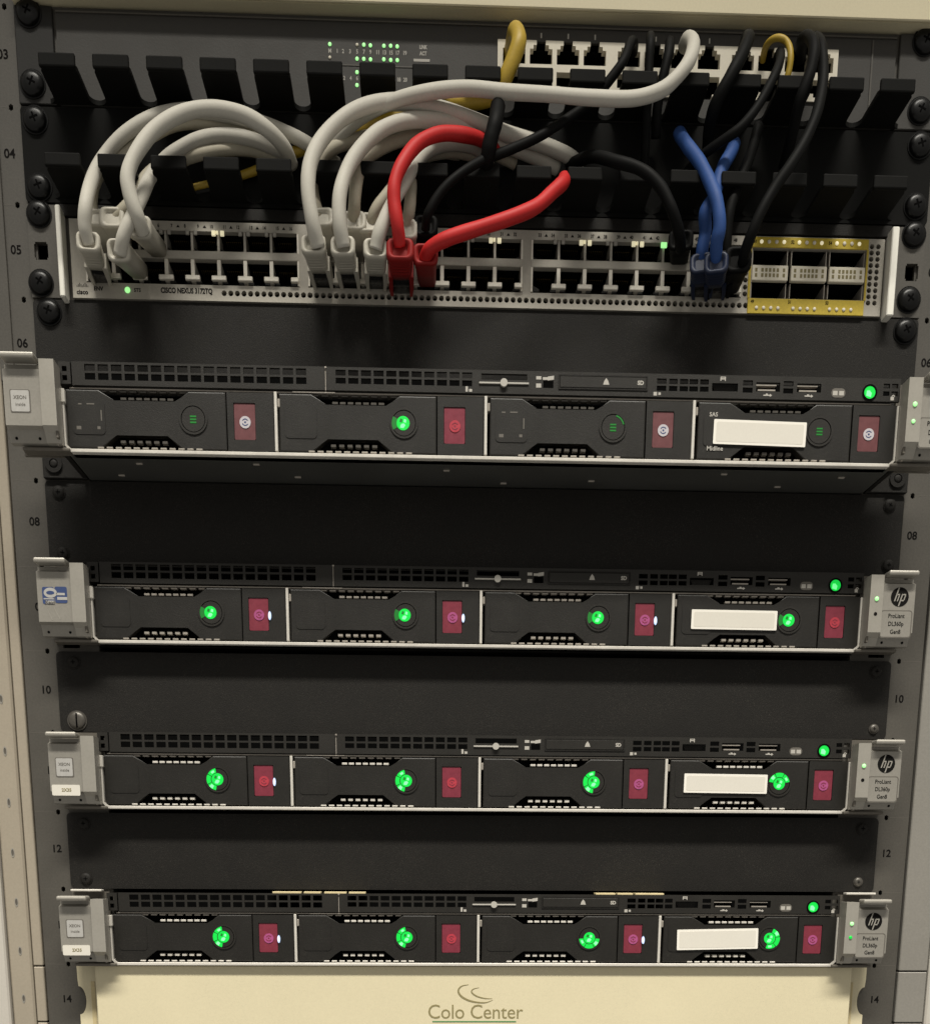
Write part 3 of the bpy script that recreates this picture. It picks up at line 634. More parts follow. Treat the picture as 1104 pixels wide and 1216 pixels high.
def server(z, y, label, drives, model, ears_extra, tag_tilt, group='slim rack servers with four drive bays'):
    t = thing('rack_server', label, 'server', (0.3, y, z), group)
    # chassis and lid
    part('chassis', MB().box(-216.2, 216.2, 8.6, 420, -20.6, 20.6), M_BEZEL, t)
    part('dark_backing', MB().box(-216, 216, 7.2, 8.5, -20, 20.4), M_DARK, t)  # black sheet added to put shade behind the grille openings
    part('underside', MB().box(-216.4, 216.4, 1.0, 420, -21.3, -20.65), M_UNDER if y < -20 else M_BLANK, t)
    for i, sx in enumerate((-1, 1)):
        x0, x1 = sorted((sx*216.6, sx*217.6)); part('side_edge', MB().box(x0, x1, -2.2, 6, -18.0, 8.2, 0.2), M_SILVER, t)
    b = MB().box(-214.4, 214.4, -2.4, 6, -21.3, -19.6, 0.25)
    for sx in (-1, 1):
        p = [(sx*214.4, -21.3), (sx*217.6, -18.0), (sx*216.6, -17.6), (sx*213.9, -19.9)]
        b.prism(p if sx > 0 else p[::-1], -2.3, 6)
    part('bottom_rim', b, M_SILVER, t)
    for x in (-108.7, 0.0, 109.1):
        link('bay_divider', VERT_EDGE, t, (x, 0, 0))
        part('divider_clip', MB().box(0.9, 2.2, -1.4, 3, 2.0, 6.0, 0.3), M_STEEL, t, (x, 0, 0))
    part('divider_clip', MB().box(-217.8, -215.9, -3.0, 3, 1.8, 8.2, 0.3), M_SILVER, t)
    part('bay_ceiling', MB().box(-214, 214, -0.2, 6, 9.1, 9.8, 0.1).box(-100, -78, -1.0, 0, 9.2, 9.7), M_STEEL, t)
    part('pull_tab', MB().rectgrid(-218.6, -212.6, 10.8, 21.0, -1.5, 6, [(-216.8, -214.4, 16.6, 19.0), (-216.8, -214.4, 12.4, 14.8)]), M_BEZEL, t)
    # grille strips with real openings
    g1 = [(-205.4 + 6.72*i, -205.4 + 6.72*i + 5.3, z0, z1) for i in range(17) for z0, z1 in ((12.9, 16.0), (17.0, 20.1))]
    part('vent_grille', MB().rectgrid(-211.9, -83.2, 10.3, 21.2, -1.5, 0.2, g1), M_BEZEL, t)
    g2 = [(-77.6 + 6.52*i, -77.6 + 6.52*i + 5.2, z0, z1) for i in range(11) for z0, z1 in ((13.5, 16.2), (17.2, 19.9))]
    g2 += [(-2.5, 21.3, 16.8, 19.6), (29.6, 35.0, 13.4, 16.8)]
    g2 += [(x, x + w, z0, z1) for x, w in ((89.0, 5.0), (95.4, 4.4), (101.0, 4.4), (106.0, 4.6), (111.6, 4.6), (134.2, 5.2), (155.6, 5.2)) for z0, z1 in ((13.2, 15.6), (16.6, 19.0))]
    g2 += [(118.0, 131.6, 13.6, 17.4), (141.2, 153.8, 13.9, 18.2), (162.8, 175.6, 13.9, 18.0)]
    g2 += [(208.6 + i*4.4, 208.6 + i*4.4 + 3.4, z0, z1) for i in (0, 1) for z0, z1 in ((13.0, 15.2), (16.6, 18.8))]
    part('port_grille', MB().rectgrid(-82.4, 217.6, 10.3, 21.2, -1.5, 0.2, g2), M_BEZEL, t)
    part('module_edge', MB().box(-83.0, -82.6, -1.2, 3, 10.3, 21.0).box(-83.2, -82.2, -1.9, -1.5, 20.4, 21.2), M_STEEL, t)
    part('tray_bar', MB().box(-3.6, 22.2, -2.2, -1.4, 14.7, 15.5, 0.1).disc(9.2, 15.1, 1.9, -3.0, -1.5, 14), M_PRINT_W, t)
    o = part('drive_tray', MB().rectgrid(37.6, 84.2, 13.0, 19.8, -1.9, -1.5, [(38.2, 83.6, 13.6, 19.2)]), M_BLANK, t)
    part('tray_cover', MB().box(38.4, 83.4, -2.0, -1.52, 13.8, 19.0, 0.2), M_BEZEL, t)
    part('printed_triangle', MB().prism([(-1.6, -1.3), (1.6, -1.3), (1.0, .5), (0, 1.8), (-1.0, .5)], -0.06, 0.06), M_PRINT_W, t, (62.4, -2.08, 16.6))
    text('lettering', 'SD', 2.7, M_PRINT_W, t, (80.4, -2.05, 16.4), bold=0.12)
    b = MB().box(26.0, 28.6, -1.6, -1.5, 17.3, 18.8).box(26.0, 28.6, -1.6, -1.5, 13.5, 15.4).box(29.4, 32, -1.6, -1.5, 17.2, 18.4).prism([(32, 16.9), (35.2, 17.4), (35.2, 19.2), (32, 18.7)], -1.6, -1.5)
    part('printed_arrow', b, M_PRINT_W, t)
    b = MB().box(-10.6, -9.4, -1.6, -1.5, 10.9, 13.4).box(-8.8, -7.2, -1.6, -1.5, 10.9, 12.2).box(87.4, 89.2, -1.6, -1.5, 10.9, 12.6).box(89.9, 91.2, -1.6, -1.5, 11.2, 12.4)
    part('printed_numerals', b, M_PRINT_W, t)
    part('printed_icon', MB().box(-1.4, 1.4, -0.05, 0.05, -.3, .3).box(-1.4, -.9, -0.06, 0.04, -1, 1).box(.9, 1.4, -0.06, 0.04, -1, 1).box(-1.4, 1.4, -0.07, 0.03, .6, 1), M_PRINT_W, t, (123.6, -1.56, 19.4))
    for x in (147.2, 169.0):
        part('usb_icon', MB().box(-2.0, 1.4, -0.05, 0.05, -.28, .28).prism([(1.4, -.8), (2.6, 0), (1.4, .8)], -0.05, 0.05).box(-.8, .4, -0.06, 0.04, .2, .8), M_PRINT_W, t, (x, -1.56, 12.1))
        part('usb_port', MB().use(M_DARK).box(x - 6.6, x + 5.4, 2, 3.0, 13.6, 18.0).use(M_STEEL).box(x - 6.2, x + 4.8, -1.0, 2.5, 16.8, 17.3).box(x - 5.0, x + 4.2, -1.4, 2.0, 14.2, 14.9), M_DARK, t)
    part('video_port', MB().use(M_BLANK).prism([(118.6, 16.8), (120.0, 14.1), (129.6, 14.1), (131.2, 16.8)], 0.5, 2), M_BLANK, t)
    part('link_symbol', MB().prism(roundrect(-3.7, 3.7, -2.2, 2.2, 2.0), -0.06, 0.06), M_PRINT_G, t, (184.8, -1.58, 13.9))
    part('link_symbol', MB().box(-2.9, -.5, -0.06, 0.06, -1.2, .9).box(.4, 2.9, -0.06, 0.06, -1.2, .9), M_PRINT_W, t, (184.8, -1.68, 13.9))
    pb = part('power_button', MB().use(M_DARK).ring(0, 0, 3.0, 3.9, -1.9, -1.4, n=20).use(M_GREEN).disc(0, 0, 3.0, -1.75, -1.4, 20), M_GREEN, t, (201.4, 0, 14.4))
    part('light_core', MB().prism([(-1.8, -1.6), (0.6, -2.2), (1.0, -.4), (-.2, .9), (-1.6, .8)], -1.9, -1.76), M_GREENHOT, pb)
    part('padlock_icon', MB().box(-.9, .9, -0.06, 0.06, -1.1, .6).ring(0.5, .6, .5, .9, -0.06, 0.06, 0, 180, 8), M_PRINT_W, t, (213.6, -1.58, 12.0))
    # drives
    for i, dspec in enumerate(drives):
        mk, state, glint, sticker = dspec
        c = link('drive_carrier', CF, t, (DX[i], 0, 0))
        link('latch_housing', CH, c); link('drive_body', CBK, c)
        for v in (CV_DIM if y < -20 else (CV if z > -400 else CV_BRIGHT)): 
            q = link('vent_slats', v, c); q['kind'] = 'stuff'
        link('status_button', BTN, c, (11.6, 0, -4.4))
        l = link('release_latch', LATCH7 if (y < -20 and mk == 's') else LATCH, c, (38.0, 0, -4.9))
        link('latch_mark', MARKS[mk], c, (38.2, -0.62, -5.2))
        if state == 'core': link('light_core', HOT, c, (11.2, 0, -4.4)); part('light_arc', arc(150, 210, m=M_GREENDIM, hot=False), M_GREENDIM, c, (11.6, 0, -4.4))
        elif state == 'off': link('disk_symbol', ICON, c, (11.6, 0, -4.4))
        elif state == 'thin': link('disk_symbol', ICON, c, (11.6, 0, -4.4)); part('light_arc', arc(15, 75, 5.3, 6.0, m=M_GREENDIM, hot=False), M_GREENDIM, c, (11.6, 0, -4.4))
        else:
            link('light_core', HOT, c, (11.6, 0, -4.4)); part('light_arc', arc(*state), M_GREEN, c, (11.6, 0, -4.4))
        if y < -20 and i in (0, 2):
            part('worn_print', MB().box(-48.2, -45.8, -.05, 0, -10.2, -8.6, .02).box(-37.6, -36.0, -.05, 0, -10.0, -8.6, .02).box(-46.8, -45.0, -.05, 0, 1.4, 2.0).box(-42.5, -38.6, -.05, 0, 1.5, 2.1).box(-35.6, -35.0, -.05, 0, -6, -1), M_PRINT_G, c, (0, -1.28, 0))['kind'] = 'stuff'
        if glint: part('glint_oval', MB().use(M_BLUEGLINT).disc(0, 0, 2.3, -1.3, 0, 14, rx=0.85).use(M_WHITELED).disc(-.15, 0.1, 1.5, -1.4, -1.3, 12, rx=0.4), M_BLUEGLINT, c, (44.2, -0.3, -5.6))  # glint on the latch edge, painted as a small glowing oval
        if sticker:
            sz, st = sticker
            if y < -20:
                text('lettering', 'Midline', 3.0, M_PRINT_W, c, (-43.6, -1.3, -13.6), bold=0.05); text('lettering', 'SAS', 2.8, M_PRINT_W, c, (-45.0, -1.3, 2.6), bold=0.05)
            q = part('label_sticker', MB().use(M_LABEL_E).prism(roundrect(-24.6, 24.6, -sz/2, sz/2, 0.5), -0.2, 0).use(M_LABEL).prism(roundrect(-23.2, 23.2, -sz/2 + 1.2, sz/2 - 1.2, 0.9), -0.26, -0.2), M_LABEL, c, (-20.2, -1.7, tag_tilt[0]), (0, math.radians(tag_tilt[1]), 0))
    # ears
    for sx in (-1, 1):
        e = link('server_ear', None, t)
        def X(a, c): return sorted((sx*a, sx*c))
        yf = -11.5
        x0, x1 = X(225.0, 243.6)
        b = MB().use(M_EAR).profile_x([(yf + 3.4, 14.6), (yf, 13.2), (yf, -12.5), (yf + 3.0, -13.6), (yf + 5.6, -18.8), (yf + 9, -19.2), (yf + 9, 16.4), (yf + 3.4, 16.4)], x0, x1)
        x0, x1 = X(217.6, 225.0)
        b.use(M_EAR_LIGHT).profile_x([(yf - 1.2, 17.6), (yf - 1.2, -12.6), (yf + 2, -15.0), (yf + 4.6, -18.9), (yf + 9, -19.3), (yf + 9, 17.6)], x0, x1)
        me = b.mesh('server_ear'); e.parent = None
        bpy.data.objects.remove(e); e = link('server_ear', me, t)
        x0, x1 = X(226.4, 243.4); part('top_lip', MB().box(x0, x1, yf - 4.6, yf + 4, 16.8, 19.4, 0.9, 2), M_EAR_LIGHT, e)
        x0, x1 = X(217.9, 219.2); part('inner_wall', MB().box(x0, x1, yf + 1, 1.5, -17.5, 8, 0.2), M_EAR_DARK, e)
        x0, x1 = X(219.2, 220.2); part('side_clip', MB().box(x0, x1, -6.0, 1.0, 8.8, 17.6, 0.2).box(x0, x1, -6.0, 1.0, -19.5, -9.0, 0.2), M_STEEL, e)
        x0, x1 = X(214.5, 238.5); part('hinge_bar', MB().box(x0, x1, -4.6, 3.0, -21.6, -19.9, 0.5, 2).box(*X(219, 241.0), 6.6, 8.6, -20.5, 21.6), M_EAR_DARK, e)
        for hx in (228.4, 240.2): part('hinge_hole', MB().disc(sx*hx, 0, 0.7, -0.2, 0.2, 10), M_DARK, e, (0, yf + 4.6, -16.9), (math.radians(24), 0, 0))
        yy = yf - 0.05
        if ears_extra.get('clip'): part('lid_clip', MB().box(*X(222, 240), 0.5, 6, 21.7, 23.0, 0.3), M_SILVER, e)
        if sx > 0:
            b = MB().use(M_PRINT_K).disc(0, 0, 5.1, -0.1, 0.1, 28)
            lg = part('round_logo', b, M_PRINT_K, e, (234.9, yy, 6.4))
            # letters built from slanted strokes
            s = MB(); sl = 0.30
            def st(xa, za, xb, zb, wd=0.62):
                s.prism([(xa - wd/2 + sl*za, za), (xa + wd/2 + sl*za, za), (xb + wd/2 + sl*zb, zb), (xb - wd/2 + sl*zb, zb)], -0.18, -0.1)
            st(-2.2, -2.3, -2.2, 4.9, 0.7); st(-0.6, -2.3, -0.6, 0.8); s.prism([(-1.7, 0.9), (-0.1, 0.9), (0.0, 1.6), (-1.6, 1.6)], -0.18, -0.1)
            st(1.0, -4.9, 1.0, 1.6, 0.7); st(2.9, -1.5, 2.9, 0.9); s.prism([(1.5, 0.95), (3.4, 0.95), (3.4, 1.6), (1.6, 1.6)], -0.18, -0.1); s.prism([(0.8, -2.2), (2.3, -2.2), (2.5, -1.55), (0.9, -1.55)], -0.18, -0.1)
            part('logo_letters', s, M_EAR_LIGHT, lg)
            pl = part('model_plate', MB().use(M_PRINT_G).prism(roundrect(-9.2, 8.9, -7.7, 7.0, 1.6), -0.12, 0.1).use(M_EAR).prism(roundrect(-8.6, 8.3, -7.1, 6.4, 1.2), -0.18, -0.12), M_EAR, e, (233.9, yy, -8.2 + 0.6))
            for q, s_ in enumerate(model): text('lettering', s_, 3.2, M_PRINT_K, pl, (-0.2, -0.24, 3.9 - 4.2*q), sx=0.86, bold=0.03)
            led(e, 221.4, 5.0, M_GREENPALE, 1.15, yf - 1.3)
            if ears_extra.get('led2'): led(e, 221.2, -3.0 , M_GREENPALE if ears_extra['led2'] == 2 else M_GREEN, 1.0, yf - 1.3)
            else: part('small_icon', MB().disc(0, 0, 1.0, -0.1, 0.1, 10), M_PRINT_K, e, (221.3, yf - 1.25, -2.9))
        else:
            if ears_extra.get('blue'):
                sk = part('maker_sticker', MB().use(M_BLUEP).prism(roundrect(-6.6, -0.2, -3.6, 5.2, 1.0), -0.1, 0).prism(roundrect(0.2, 6.8, -3.0, 5.4, 1.0), -0.1, 0).use(M_STICK).disc(-2.2, 2.2, 2.6, -0.2, -0.1, 18, rx=3.6).use(M_BLUEP).disc(-2.2, 2.2, 1.0, -0.26, -0.2, 14, rx=2.2).use(M_STICK).box(1.0, 5.6, -0.2, -0.1, 1.0, 2.2).box(-6, -.5, -0.2, -0.1, -1.2, -.6).box(1.4, 6.8, -0.2, -0.1, -1.4, .1).box(-5, -.4, -0.2, -0.1, -3.4, -1.8), M_BLUEP, e, (-234.3, yy, 0.2))
                text('lettering', 'Xeon', 2.4, M_PRINT_G, sk, (-2.6, -0.28, -2.7), bold=0.05)
                part('scratch_mark', MB().prism([(-1.8, 3), (-1.2, 3), (1.8, -3), (1.2, -3)], -0.06, 0).prism([(-5.4, 2), (-5.0, 2), (-2.4, -3.6), (-2.9, -3.6)], -0.06, 0), M_EAR_LIGHT, e, (-233.6, yy, -8.0))
            else:
                sk = part('maker_sticker', MB().use(M_PRINT_G).prism(roundrect(-5.1, 5.1, -5.3, 5.3, 0.8), -0.08, 0).use(M_STICK).prism(roundrect(-4.6, 4.5, -4.8, 4.9, 0.7), -0.16, -0.08), M_STICK, e, (-235.6 + (0.6 if ears_extra.get('asset') else 0), yy, 0.6 if ears_extra.get('asset') else -1.4))
                text('lettering', 'XEON', 2.3, M_PRINT_G, sk, (0, -0.2, 1.6), bold=0.02); text('lettering', 'inside', 2.2, M_PRINT_G, sk, (0, -0.2, -1.6))
            if ears_extra.get('asset'):
                sk = part('asset_sticker', MB().prism(roundrect(-8.2, 7.6, -3.0, 2.9, 0.8), -0.2, 0), M_LABEL, e, (-234.6, yy, -12.0 + 0.2))
                text('lettering', ears_extra['asset'], 2.5, M_LOGO, sk, (0, -0.25, 0), bold=0.06)
    return t
OFF = 'off'
CL = (100, 260)
server(-289.5, -40, 'uppermost server, pulled forward of the rest, latches marked with silver discs',
       [('s', 'off', 0, None), ('r', 'core', 0, None), ('s', 'thin', 0, None), ('s', 'off', 0, (11.8, 0))], ('ProLiant', 'DL360', 'Gen9'), {'led2': 2}, (-6.0, 1.0))
server(-376.2, -9, 'second server from the top, with a blue maker sticker on its left ear',
       [('p', 'core', 1, None), ('p', 'core', 1, None), ('p', 'core', 1, None), ('r', 'core', 0, (10.4, 0))], ('ProLiant', 'DL360p', 'Gen8'), {'blue': 1}, (-4.7, 0.3))
server(-466.2, -9, 'third server from the top, between panels 10 and 12, broad green button arcs',
       [('r', CL, 1, None), ('r', CL, 0, None), ('p', (85, 265), 0, None), ('p', (10, 170), 0, (10.8, 0))], ('ProLiant', 'DL360p', 'Gen8'), {'asset': '2X35'}, (-4.6, 0.4))
server(-556.3, -9, 'bottom server, just above the cream logo panel, cream strips lying along its top edge',
       [('p', CL, 1, None), ('r', CL, 0, None), ('p', (185, 355), 1, None), ('p', (-110, 70), 0, (12.2, 0))], ('ProLiant', 'DL360p', 'Gen8'), {'asset': '2X35', 'led2': 1, 'clip': 1}, (-4.9, -1.2))
# slide brackets and rivets of the pulled-out server
srv = [o for o in COL.objects if o.name == 'rack_server'][0]
for x, z_, y_ in ((-183, 0, 12), (-197, 0, 30), (-121, 0, 10), (-101, 0, 28), (-20, 0, 14), (12, 0, 32), (130, 0, 12), (165, 0, 30), (195, 0, 14), (60, 0, 26)):
    part('rivet', MB().box(-1.7, 1.7, -0.8, 0.8, -0.4, 0.4, 0.2), M_STEEL, srv, (x, y_, -21.5))
for sx in (-1, 1):
    x0, x1 = sorted((sx*217.4, sx*241.5))
    q = part('slide_bracket', MB().box(x0, x1, 36.6, 39.6, -21.3, -2, 0.4).box(*sorted((sx*217.4, sx*220)), 2, 36.5, -21, 4), M_BLANK, srv)
    part('bracket_screw', MB().ring(0, 0, 2.4, 4.6, -1, 0, n=18).box(-6, 6, -.6, 0, -7, -6.2).dome(0, 0, 2.2, 1.2, 0, 12), M_BLANK, q, (sx*235.2, 36.5, -14.2))

# cream strips lying on the lowest server, thin light lid edge
for xa, xb in ((-121.4, -103.5), (-102.2, -92.0), (-90.5, -66.6)):
    pass
def strip(label, segs, zz=-534.8):
    t_ = thing('cream_strip', label, 'strip', ((segs[0][0] + segs[-1][1])/2, -8, zz))
    for a, c in segs: part('segment', MB().box(a - t_.location.x/S, c - t_.location.x/S, -2.4, 6, -0.5, 0.7, 0.2), M_TAPE_SHADE, t_)
strip('broken cream strip on the bottom server lid, left of its centre', [(-121.4, -104.6), (-103.0, -93.0), (-91.0, -78.0), (-76.5, -66.6)])
strip('cream strip on the bottom server lid, right of its centre', [(70.2, 82.0), (83.2, 92.5), (94.0, 111.2)])

# ------------------------------------------------------------------ patch cables
def boot(mb, a, c, wd, th, m, arms=True, dark=M_CLEAR):
    """strain-relief boot from the socket point a to the collar point c"""
    a = Vector(a); c = Vector(c); ax = (c - a); L = ax.length; ax.normalize()
    side = Vector((1, 0, 0)); side = (side - ax*side.dot(ax)).normalized(); up = side.cross(ax); up = -up if up.z < 0 else up
    def sec(t, w_, h_, r=0.28, n=3, off=0.0):
        pts = []
        for cx, cz, a0 in ((1, 1, 0), (-1, 1, 90), (-1, -1, 180), (1, -1, 270)):
            for i in range(n + 1):
                q = math.radians(a0 + 90*i/n); rr = r*min(w_, h_)
                pts.append(a + ax*(L*t + off) + side*(cx*(w_/2 - rr) + rr*math.cos(q)) + up*(cz*(h_/2 - rr) + rr*math.sin(q)))
        return [mb.bm.verts.new(p) for p in pts]
    def loft(secs, cap0=True, cap1=True):
        fs = []
        for p, q in zip(secs, secs[1:]):
            n = len(p)
            for i in range(n): fs.append(mb.bm.faces.new((p[i], p[(i+1) % n], q[(i+1) % n], q[i])))
        if cap0: fs.append(mb.bm.faces.new(secs[0][::-1]))
        if cap1: fs.append(mb.bm.faces.new(secs[-1]))
        mb._tag(fs)
        for f in fs: f.smooth = len(f.verts) == 4
    t0 = 0.42 if arms else 0.0
    mb.use(m)
    loft([sec(t0, wd*.80, th*.82), sec(0.55, wd*.88, th*.92), sec(0.86, wd*.97, th), sec(0.93, wd*1.06, th*1.08), sec(0.985, wd*1.08, th*1.1), sec(1.02, wd*1.02, th*1.04), sec(1.035, wd*.86, th*.88), sec(1.02, wd*.70, th*.74), sec(0.97, wd*.56, th*.62)])
    for k_ in range(4 if arms else 0):
        tt = 0.58 + 0.075*k_
        loft([sec(tt, wd*.86, th*.90), sec(tt + .008, wd*(.93 + .015*k_), th*(.97 + .01*k_)), sec(tt + .034, wd*(.93 + .015*k_), th*(.97 + .01*k_)), sec(tt + .042, wd*.88, th*.92)])
    if arms:
        for s_ in (-1, 1):
            base = a + side*(s_*wd*.40)
            q = []
            for t_, w_ in ((-0.02, 1.5), (0.2, 2.0), (0.5, 2.3)):
                ctr = a + ax*(L*t_) + side*(s_*(wd*.5 - w_/2 - (0.0 if t_ > .1 else .6)))
                q.append([mb.bm.verts.new(ctr + side*(w_/2*i) + up*(th*.42*j)) for i, j in ((1, 1), (-1, 1), (-1, -1), (1, -1))])
            fs = [mb.bm.faces.new(q[0][::-1]), mb.bm.faces.new(q[-1])]
            for p, r_ in zip(q, q[1:]):
                for i in range(4): fs.append(mb.bm.faces.new((p[i], p[(i+1) % 4], r_[(i+1) % 4], r_[i])))
            mb._tag(fs)
    mb.use(dark)
    loft([sec(-0.12, wd*.72, th*.5, .1), sec(t0 + .05, wd*.72, th*.5, .1)])
GROUPC = 'patch cables in the finger duct'
def cable(name, label, pts, r, m, plug=None, plug_m=None, extra=None, plug2=None):
    """pts: (px, py, depth); plug: (socket px,py,Y, collar px,py,Y, width, thickness, arms)"""
    P = [at(*p) for p in pts]
    base = P[0]
    t_ = thing(name, label, 'cable', tuple(base), GROUPC)
    ph = len(pts)*1.7 + pts[0][0]*0.01
    rf = r if callable(r) else (lambda q: r*0.84*(1 + 0.022*math.sin(q*23 + ph) + 0.015*math.sin(q*51 + 2*ph)))
    b = MB().use(m); b.tube([p - base for p in P], rf, 16, 7)
    part('jacket', b, m, t_)
    for pg in (plug, plug2):
        if pg:
            b = MB(); boot(b, at(*pg[0:3]) - base, at(*pg[3:6]) - base, pg[6], pg[7], plug_m or m, pg[8])
            part('plug', b, plug_m or m, t_)
    return t_
W = 3.9
# -- white, left group
cable('white_cable', 'outermost white patch cable at far left, climbing behind the first duct tooth', [(106, 290, -38), (101, 268, -42), (103, 238, -42), (112, 207, -26), (124, 186, -20), (150, 158, -20), (185, 138, -18), (220, 131, -16), (262, 136, -15), (310, 146, -14), (345, 160, -12), (372, 175, -10), (400, 196, -9)], W, M_CWHITE,
      (121, 330, -4, 105, 287, -40, 11.0, 8.0, True), M_PLUGW)
cable('white_cable', 'bold white patch cable making the big arch in front, over the first teeth at left', [(170, 276, -38), (164, 258, -44), (155, 232, -46), (152, 208, -46), (162, 182, -44), (185, 153, -40), (218, 134, -36), (252, 129, -33), (288, 136, -30), (318, 154, -26), (338, 176, -18), (346, 196, -8)], 4.2, M_CWHITE,
      (188, 296, -4, 166, 270, -36, 11.0, 9.0, False), M_PLUGW)
cable('white_cable', 'white patch cable whose boot sits lowest in the left trio, slanting up right', [(143, 302, -38), (147, 280, -42), (158, 255, -42), (168, 234, -34), (178, 212, -22), (190, 196, -17), (206, 182, -18), (232, 167, -18), (262, 161, -16), (300, 166, -14), (340, 183, -9)], W, M_CWHITE,
      (166, 322, -4, 141, 297, -38, 11.0, 9.0, False), M_PLUGW)
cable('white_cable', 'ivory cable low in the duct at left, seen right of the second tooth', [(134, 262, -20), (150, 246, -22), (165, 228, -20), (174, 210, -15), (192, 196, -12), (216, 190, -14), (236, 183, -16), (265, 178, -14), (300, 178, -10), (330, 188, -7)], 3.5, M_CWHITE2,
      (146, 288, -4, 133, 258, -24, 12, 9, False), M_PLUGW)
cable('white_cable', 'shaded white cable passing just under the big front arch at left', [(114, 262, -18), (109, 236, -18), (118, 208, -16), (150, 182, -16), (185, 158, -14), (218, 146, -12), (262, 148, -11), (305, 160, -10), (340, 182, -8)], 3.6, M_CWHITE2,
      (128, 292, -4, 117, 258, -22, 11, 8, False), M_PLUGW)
# -- white, middle group
cable('white_cable', 'long white cable falling from the upper switch ports and sweeping left across the duct', [(812, 55, -8), (817, 46, -20), (823, 52, -30), (818, 72, -36), (803, 92, -38), (783, 108, -38), (750, 117, -37), (700, 116, -36), (650, 112, -34), (600, 109, -32), (555, 105, -32), (510, 109, -32), (470, 119, -30), (430, 138, -24), (402, 164, -18), (388, 186, -10), (386, 198, -5)], 3.9, M_CWHITE,
      None, M_PLUGW)
cable('white_cable', 'white cable of the tallest middle arch, its boot leftmost of the three side by side', [(378, 294, -38), (371, 262, -43), (366, 225, -44), (369, 192, -42), (384, 163, -38), (410, 138, -34), (442, 124, -30), (478, 121, -27), (520, 128, -24), (562, 143, -22), (605, 160, -19), (645, 172, -15), (676, 186, -10), (688, 198, -6)], 4.3, M_CWHITE,
      (384, 335, -4, 372, 290, -38, 11.6, 8.0, True), M_PLUGW)
cable('white_cable', 'white cable of the second middle arch, its boot between two other white boots', [(408, 294, -38), (403, 262, -42), (404, 228, -42), (414, 198, -38), (432, 172, -34), (455, 153, -30), (485, 143, -27), (520, 144, -24), (556, 154, -20), (600, 172, -14), (640, 188, -9), (662, 200, -5)], 4.2, M_CWHITE,
      (416, 335, -4, 407, 292, -38, 11.6, 8.0, True), M_PLUGW)
cable('white_cable', 'white cable whose boot is the rightmost white one, beside the upright red boot', [(446, 296, -38), (450, 278, -40), (458, 258, -40), (470, 234, -38), (484, 210, -32), (496, 190, -25), (515, 175, -20), (540, 170, -17), (562, 174, -14), (576, 184, -8), (582, 194, -5)], 4.0, M_CWHITE,
      (447, 337, -4, 446, 295, -38, 11.6, 8.0, True), M_PLUGW)
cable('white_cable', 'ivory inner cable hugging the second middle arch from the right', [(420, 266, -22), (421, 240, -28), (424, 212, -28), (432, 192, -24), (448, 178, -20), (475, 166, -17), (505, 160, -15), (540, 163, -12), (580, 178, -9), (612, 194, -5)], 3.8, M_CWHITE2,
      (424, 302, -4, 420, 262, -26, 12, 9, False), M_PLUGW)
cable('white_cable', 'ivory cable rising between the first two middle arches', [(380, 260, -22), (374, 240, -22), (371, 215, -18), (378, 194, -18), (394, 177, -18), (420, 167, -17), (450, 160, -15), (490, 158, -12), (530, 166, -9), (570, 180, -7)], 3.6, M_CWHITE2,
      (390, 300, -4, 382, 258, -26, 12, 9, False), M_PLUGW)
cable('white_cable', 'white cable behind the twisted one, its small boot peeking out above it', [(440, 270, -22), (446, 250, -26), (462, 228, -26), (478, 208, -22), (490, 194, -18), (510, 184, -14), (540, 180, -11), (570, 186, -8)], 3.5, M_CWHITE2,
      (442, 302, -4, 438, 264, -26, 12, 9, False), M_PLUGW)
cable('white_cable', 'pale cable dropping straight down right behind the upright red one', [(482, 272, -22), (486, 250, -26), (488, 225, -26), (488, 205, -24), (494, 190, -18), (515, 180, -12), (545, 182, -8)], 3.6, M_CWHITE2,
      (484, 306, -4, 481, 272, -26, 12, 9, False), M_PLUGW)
# -- red
cable('red_cable', 'red patch cable standing upright then arching right over the duct', [(475, 292, -38), (472, 268, -43), (468, 240, -44), (469, 216, -44), (479, 192, -42), (497, 170, -38), (522, 159, -34), (550, 160, -29), (574, 167, -22), (592, 180, -12)], 3.9, M_CRED,
      (477, 342, -4, 475, 296, -40, 13.0, 9.0, True), M_BOOTRED)
cable('red_cable', 'red patch cable running low and rightward in front of the ports', [(505, 306, -32), (512, 294, -38), (532, 283, -42), (565, 272, -42), (602, 260, -42), (635, 246, -40), (656, 228, -36), (668, 217, -32), (670, 212, -26)], 4.0, M_CRED,
      (507, 332, -4, 505, 302, -34, 12.0, 8.6, False), M_BOOTRED)
# -- blue
cable('blue_cable', 'blue cable whose free upper end leans left, plugged in beside the uplinks', [(806, 158, -14), (815, 172, -22), (830, 192, -28), (842, 215, -34), (851, 240, -38), (854, 268, -38), (850, 292, -34), (850, 326, -24)], 3.9, M_CBLUE,
      (848, 348, -4, 850, 312, -32, 11.5, 9, True), M_BOOTBLUE)
cable('blue_cable', 'blue cable whose upper end leans right, crossing behind its blue twin', [(872, 170, -14), (866, 184, -20), (857, 200, -24), (852, 218, -26), (846, 236, -28), (837, 252, -30), (837, 275, -26), (833, 300, -24), (834, 322, -18)], 3.8, M_CBLUE,
      (833, 346, -4, 833, 312, -26, 11.5, 9, True), M_BOOTBLUE)
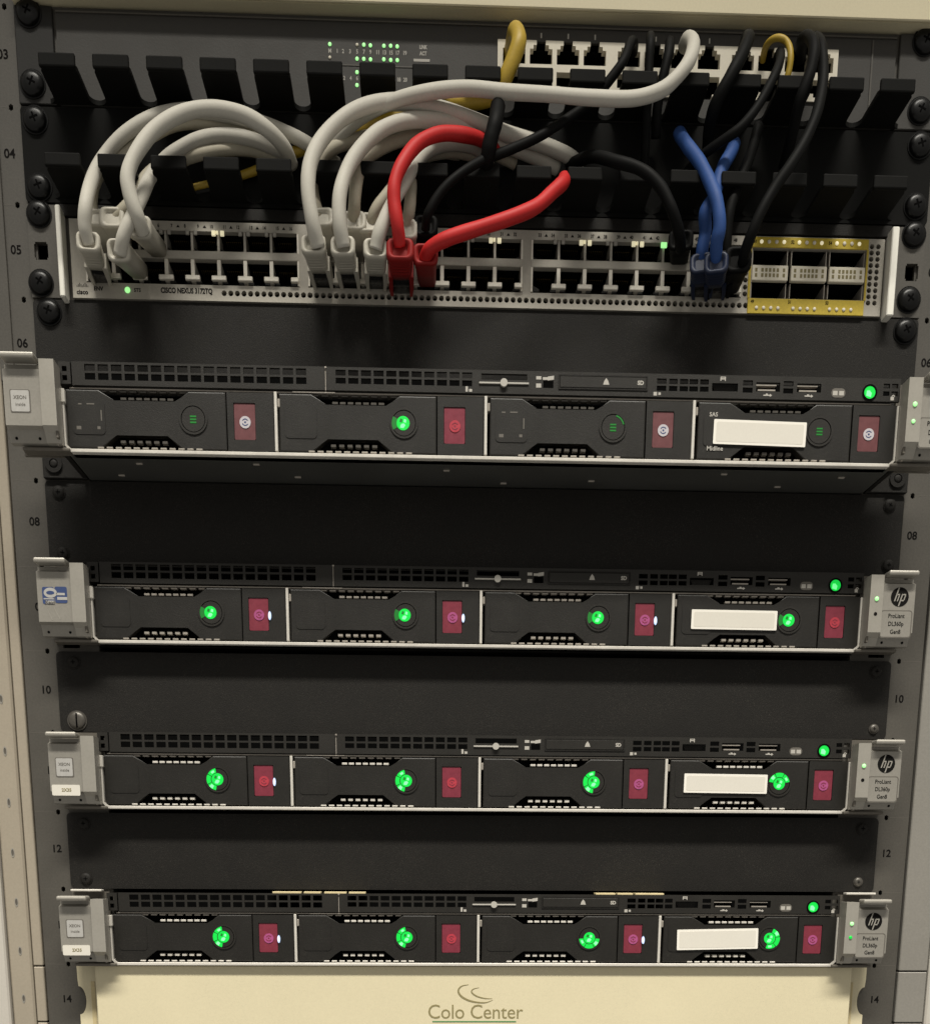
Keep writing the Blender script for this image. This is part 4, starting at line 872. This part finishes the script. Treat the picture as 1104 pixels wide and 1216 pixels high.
# -- yellow
cable('yellow_cable', 'yellow cable hooked out of the upper switch then running left behind the white ones', [(606, 66, 2), (609, 48, -10), (612, 36, -22), (616, 48, -28), (610, 68, -28), (600, 92, -26), (588, 112, -22), (560, 121, -18), (525, 124, -14), (490, 133, -12), (455, 147, -11), (420, 157, -8), (385, 168, -7), (350, 181, -6), (310, 200, -5), (275, 212, -5), (240, 220, -5), (225, 224, -5)], lambda q: 3.8 if q < 0.6 else max(1.5, 3.8 - (q - 0.6)*7), M_CYEL)
cable('yellow_cable', 'short yellow loop around a black plug at the right of the upper switch', [(905, 72, 0), (908, 58, -8), (915, 48, -14), (925, 45, -17), (934, 50, -18), (938, 62, -20), (937, 80, -20), (932, 100, -18), (926, 125, -10)], 1.9, M_CYEL)
# -- black
K = 2.7
def bl(label, pts, plug=None, r=K, m=None): cable('black_cable', label, pts, r, m or M_CBLACK, plug, M_CBLACK)
bl('black cable leaving the upper switch and slanting down left to the ivory bundle', [(752, 62, 0), (752, 50, -12), (748, 52, -20), (740, 72, -26), (726, 92, -26), (702, 120, -24), (672, 142, -26), (640, 162, -28), (605, 178, -30), (570, 192, -34), (542, 210, -36), (522, 230, -36), (508, 255, -34), (505, 272, -28)], (506, 300, -4, 505, 268, -26, 12, 9, False))
bl('short upright black tie crossing the white bundle in the middle', [(591, 126, -30), (588, 145, -36), (582, 168, -36), (578, 190, -32), (572, 205, -20)], None, 4.4)
bl('black cable beside the white downlead, dropping straight behind the duct teeth', [(772, 62, 0), (772, 44, -12), (772, 50, -22), (770, 85, -22), (768, 130, -20), (766, 170, -14), (764, 210, -8)], None)
bl('black cable looping from the upper switch left of the yellow loop, toward the blue ends', [(880, 66, 0), (886, 46, -14), (888, 46, -26), (880, 66, -32), (866, 92, -34), (850, 122, -30), (842, 150, -20), (840, 180, -10)], None, 3.6)
bl('thin black cable from the yellow loop, slanting left over the teeth', [(922, 70, 0), (926, 62, -14), (925, 75, -26), (915, 98, -32), (898, 128, -34), (878, 152, -34), (856, 168, -30), (832, 186, -22), (810, 210, -10)], None, 2.7)
bl('black cable beside the rightmost port, running down left to the lowest black plug', [(962, 66, 0), (966, 46, -12), (974, 52, -24), (977, 80, -30), (975, 108, -34), (968, 138, -38), (955, 168, -40), (938, 196, -42), (920, 222, -42), (905, 248, -42), (893, 275, -40), (884, 300, -34), (880, 318, -26)], (866, 338, -4, 876, 308, -30, 13, 11, False), 3.2)
bl('black cable curling at the rightmost port of the upper switch', [(950, 70, 0), (952, 48, -16), (960, 44, -24), (966, 56, -30), (962, 84, -32), (950, 118, -30), (940, 160, -20), (930, 200, -8)], None, 3.4)
bl('black cable swinging right beneath the white bundle to a port left of the blue pair', [(676, 196, -8), (702, 186, -24), (732, 192, -34), (762, 202, -38), (784, 222, -40), (798, 250, -40), (806, 278, -34), (808, 296, -24)], (806, 306, -4, 808, 285, -26, 12, 8, False), 3.4)
bl('black cable ending in the smoky plug beneath the blue pair', [(900, 150, -12), (892, 180, -20), (878, 215, -24), (866, 250, -26), (862, 290, -24), (862, 318, -20)], (852, 344, -4, 858, 312, -26, 13, 11, True), 3.2)
bl('black cable partly hidden between the long white downlead and its neighbour', [(794, 66, 0), (795, 50, -12), (793, 66, -18), (786, 96, -18), (780, 130, -14), (778, 165, -8)], None, 3.0)

print('objects', len(COL.objects), 'tris', sum(len(o.data.polygons) for o in COL.objects if o.type == 'MESH'))
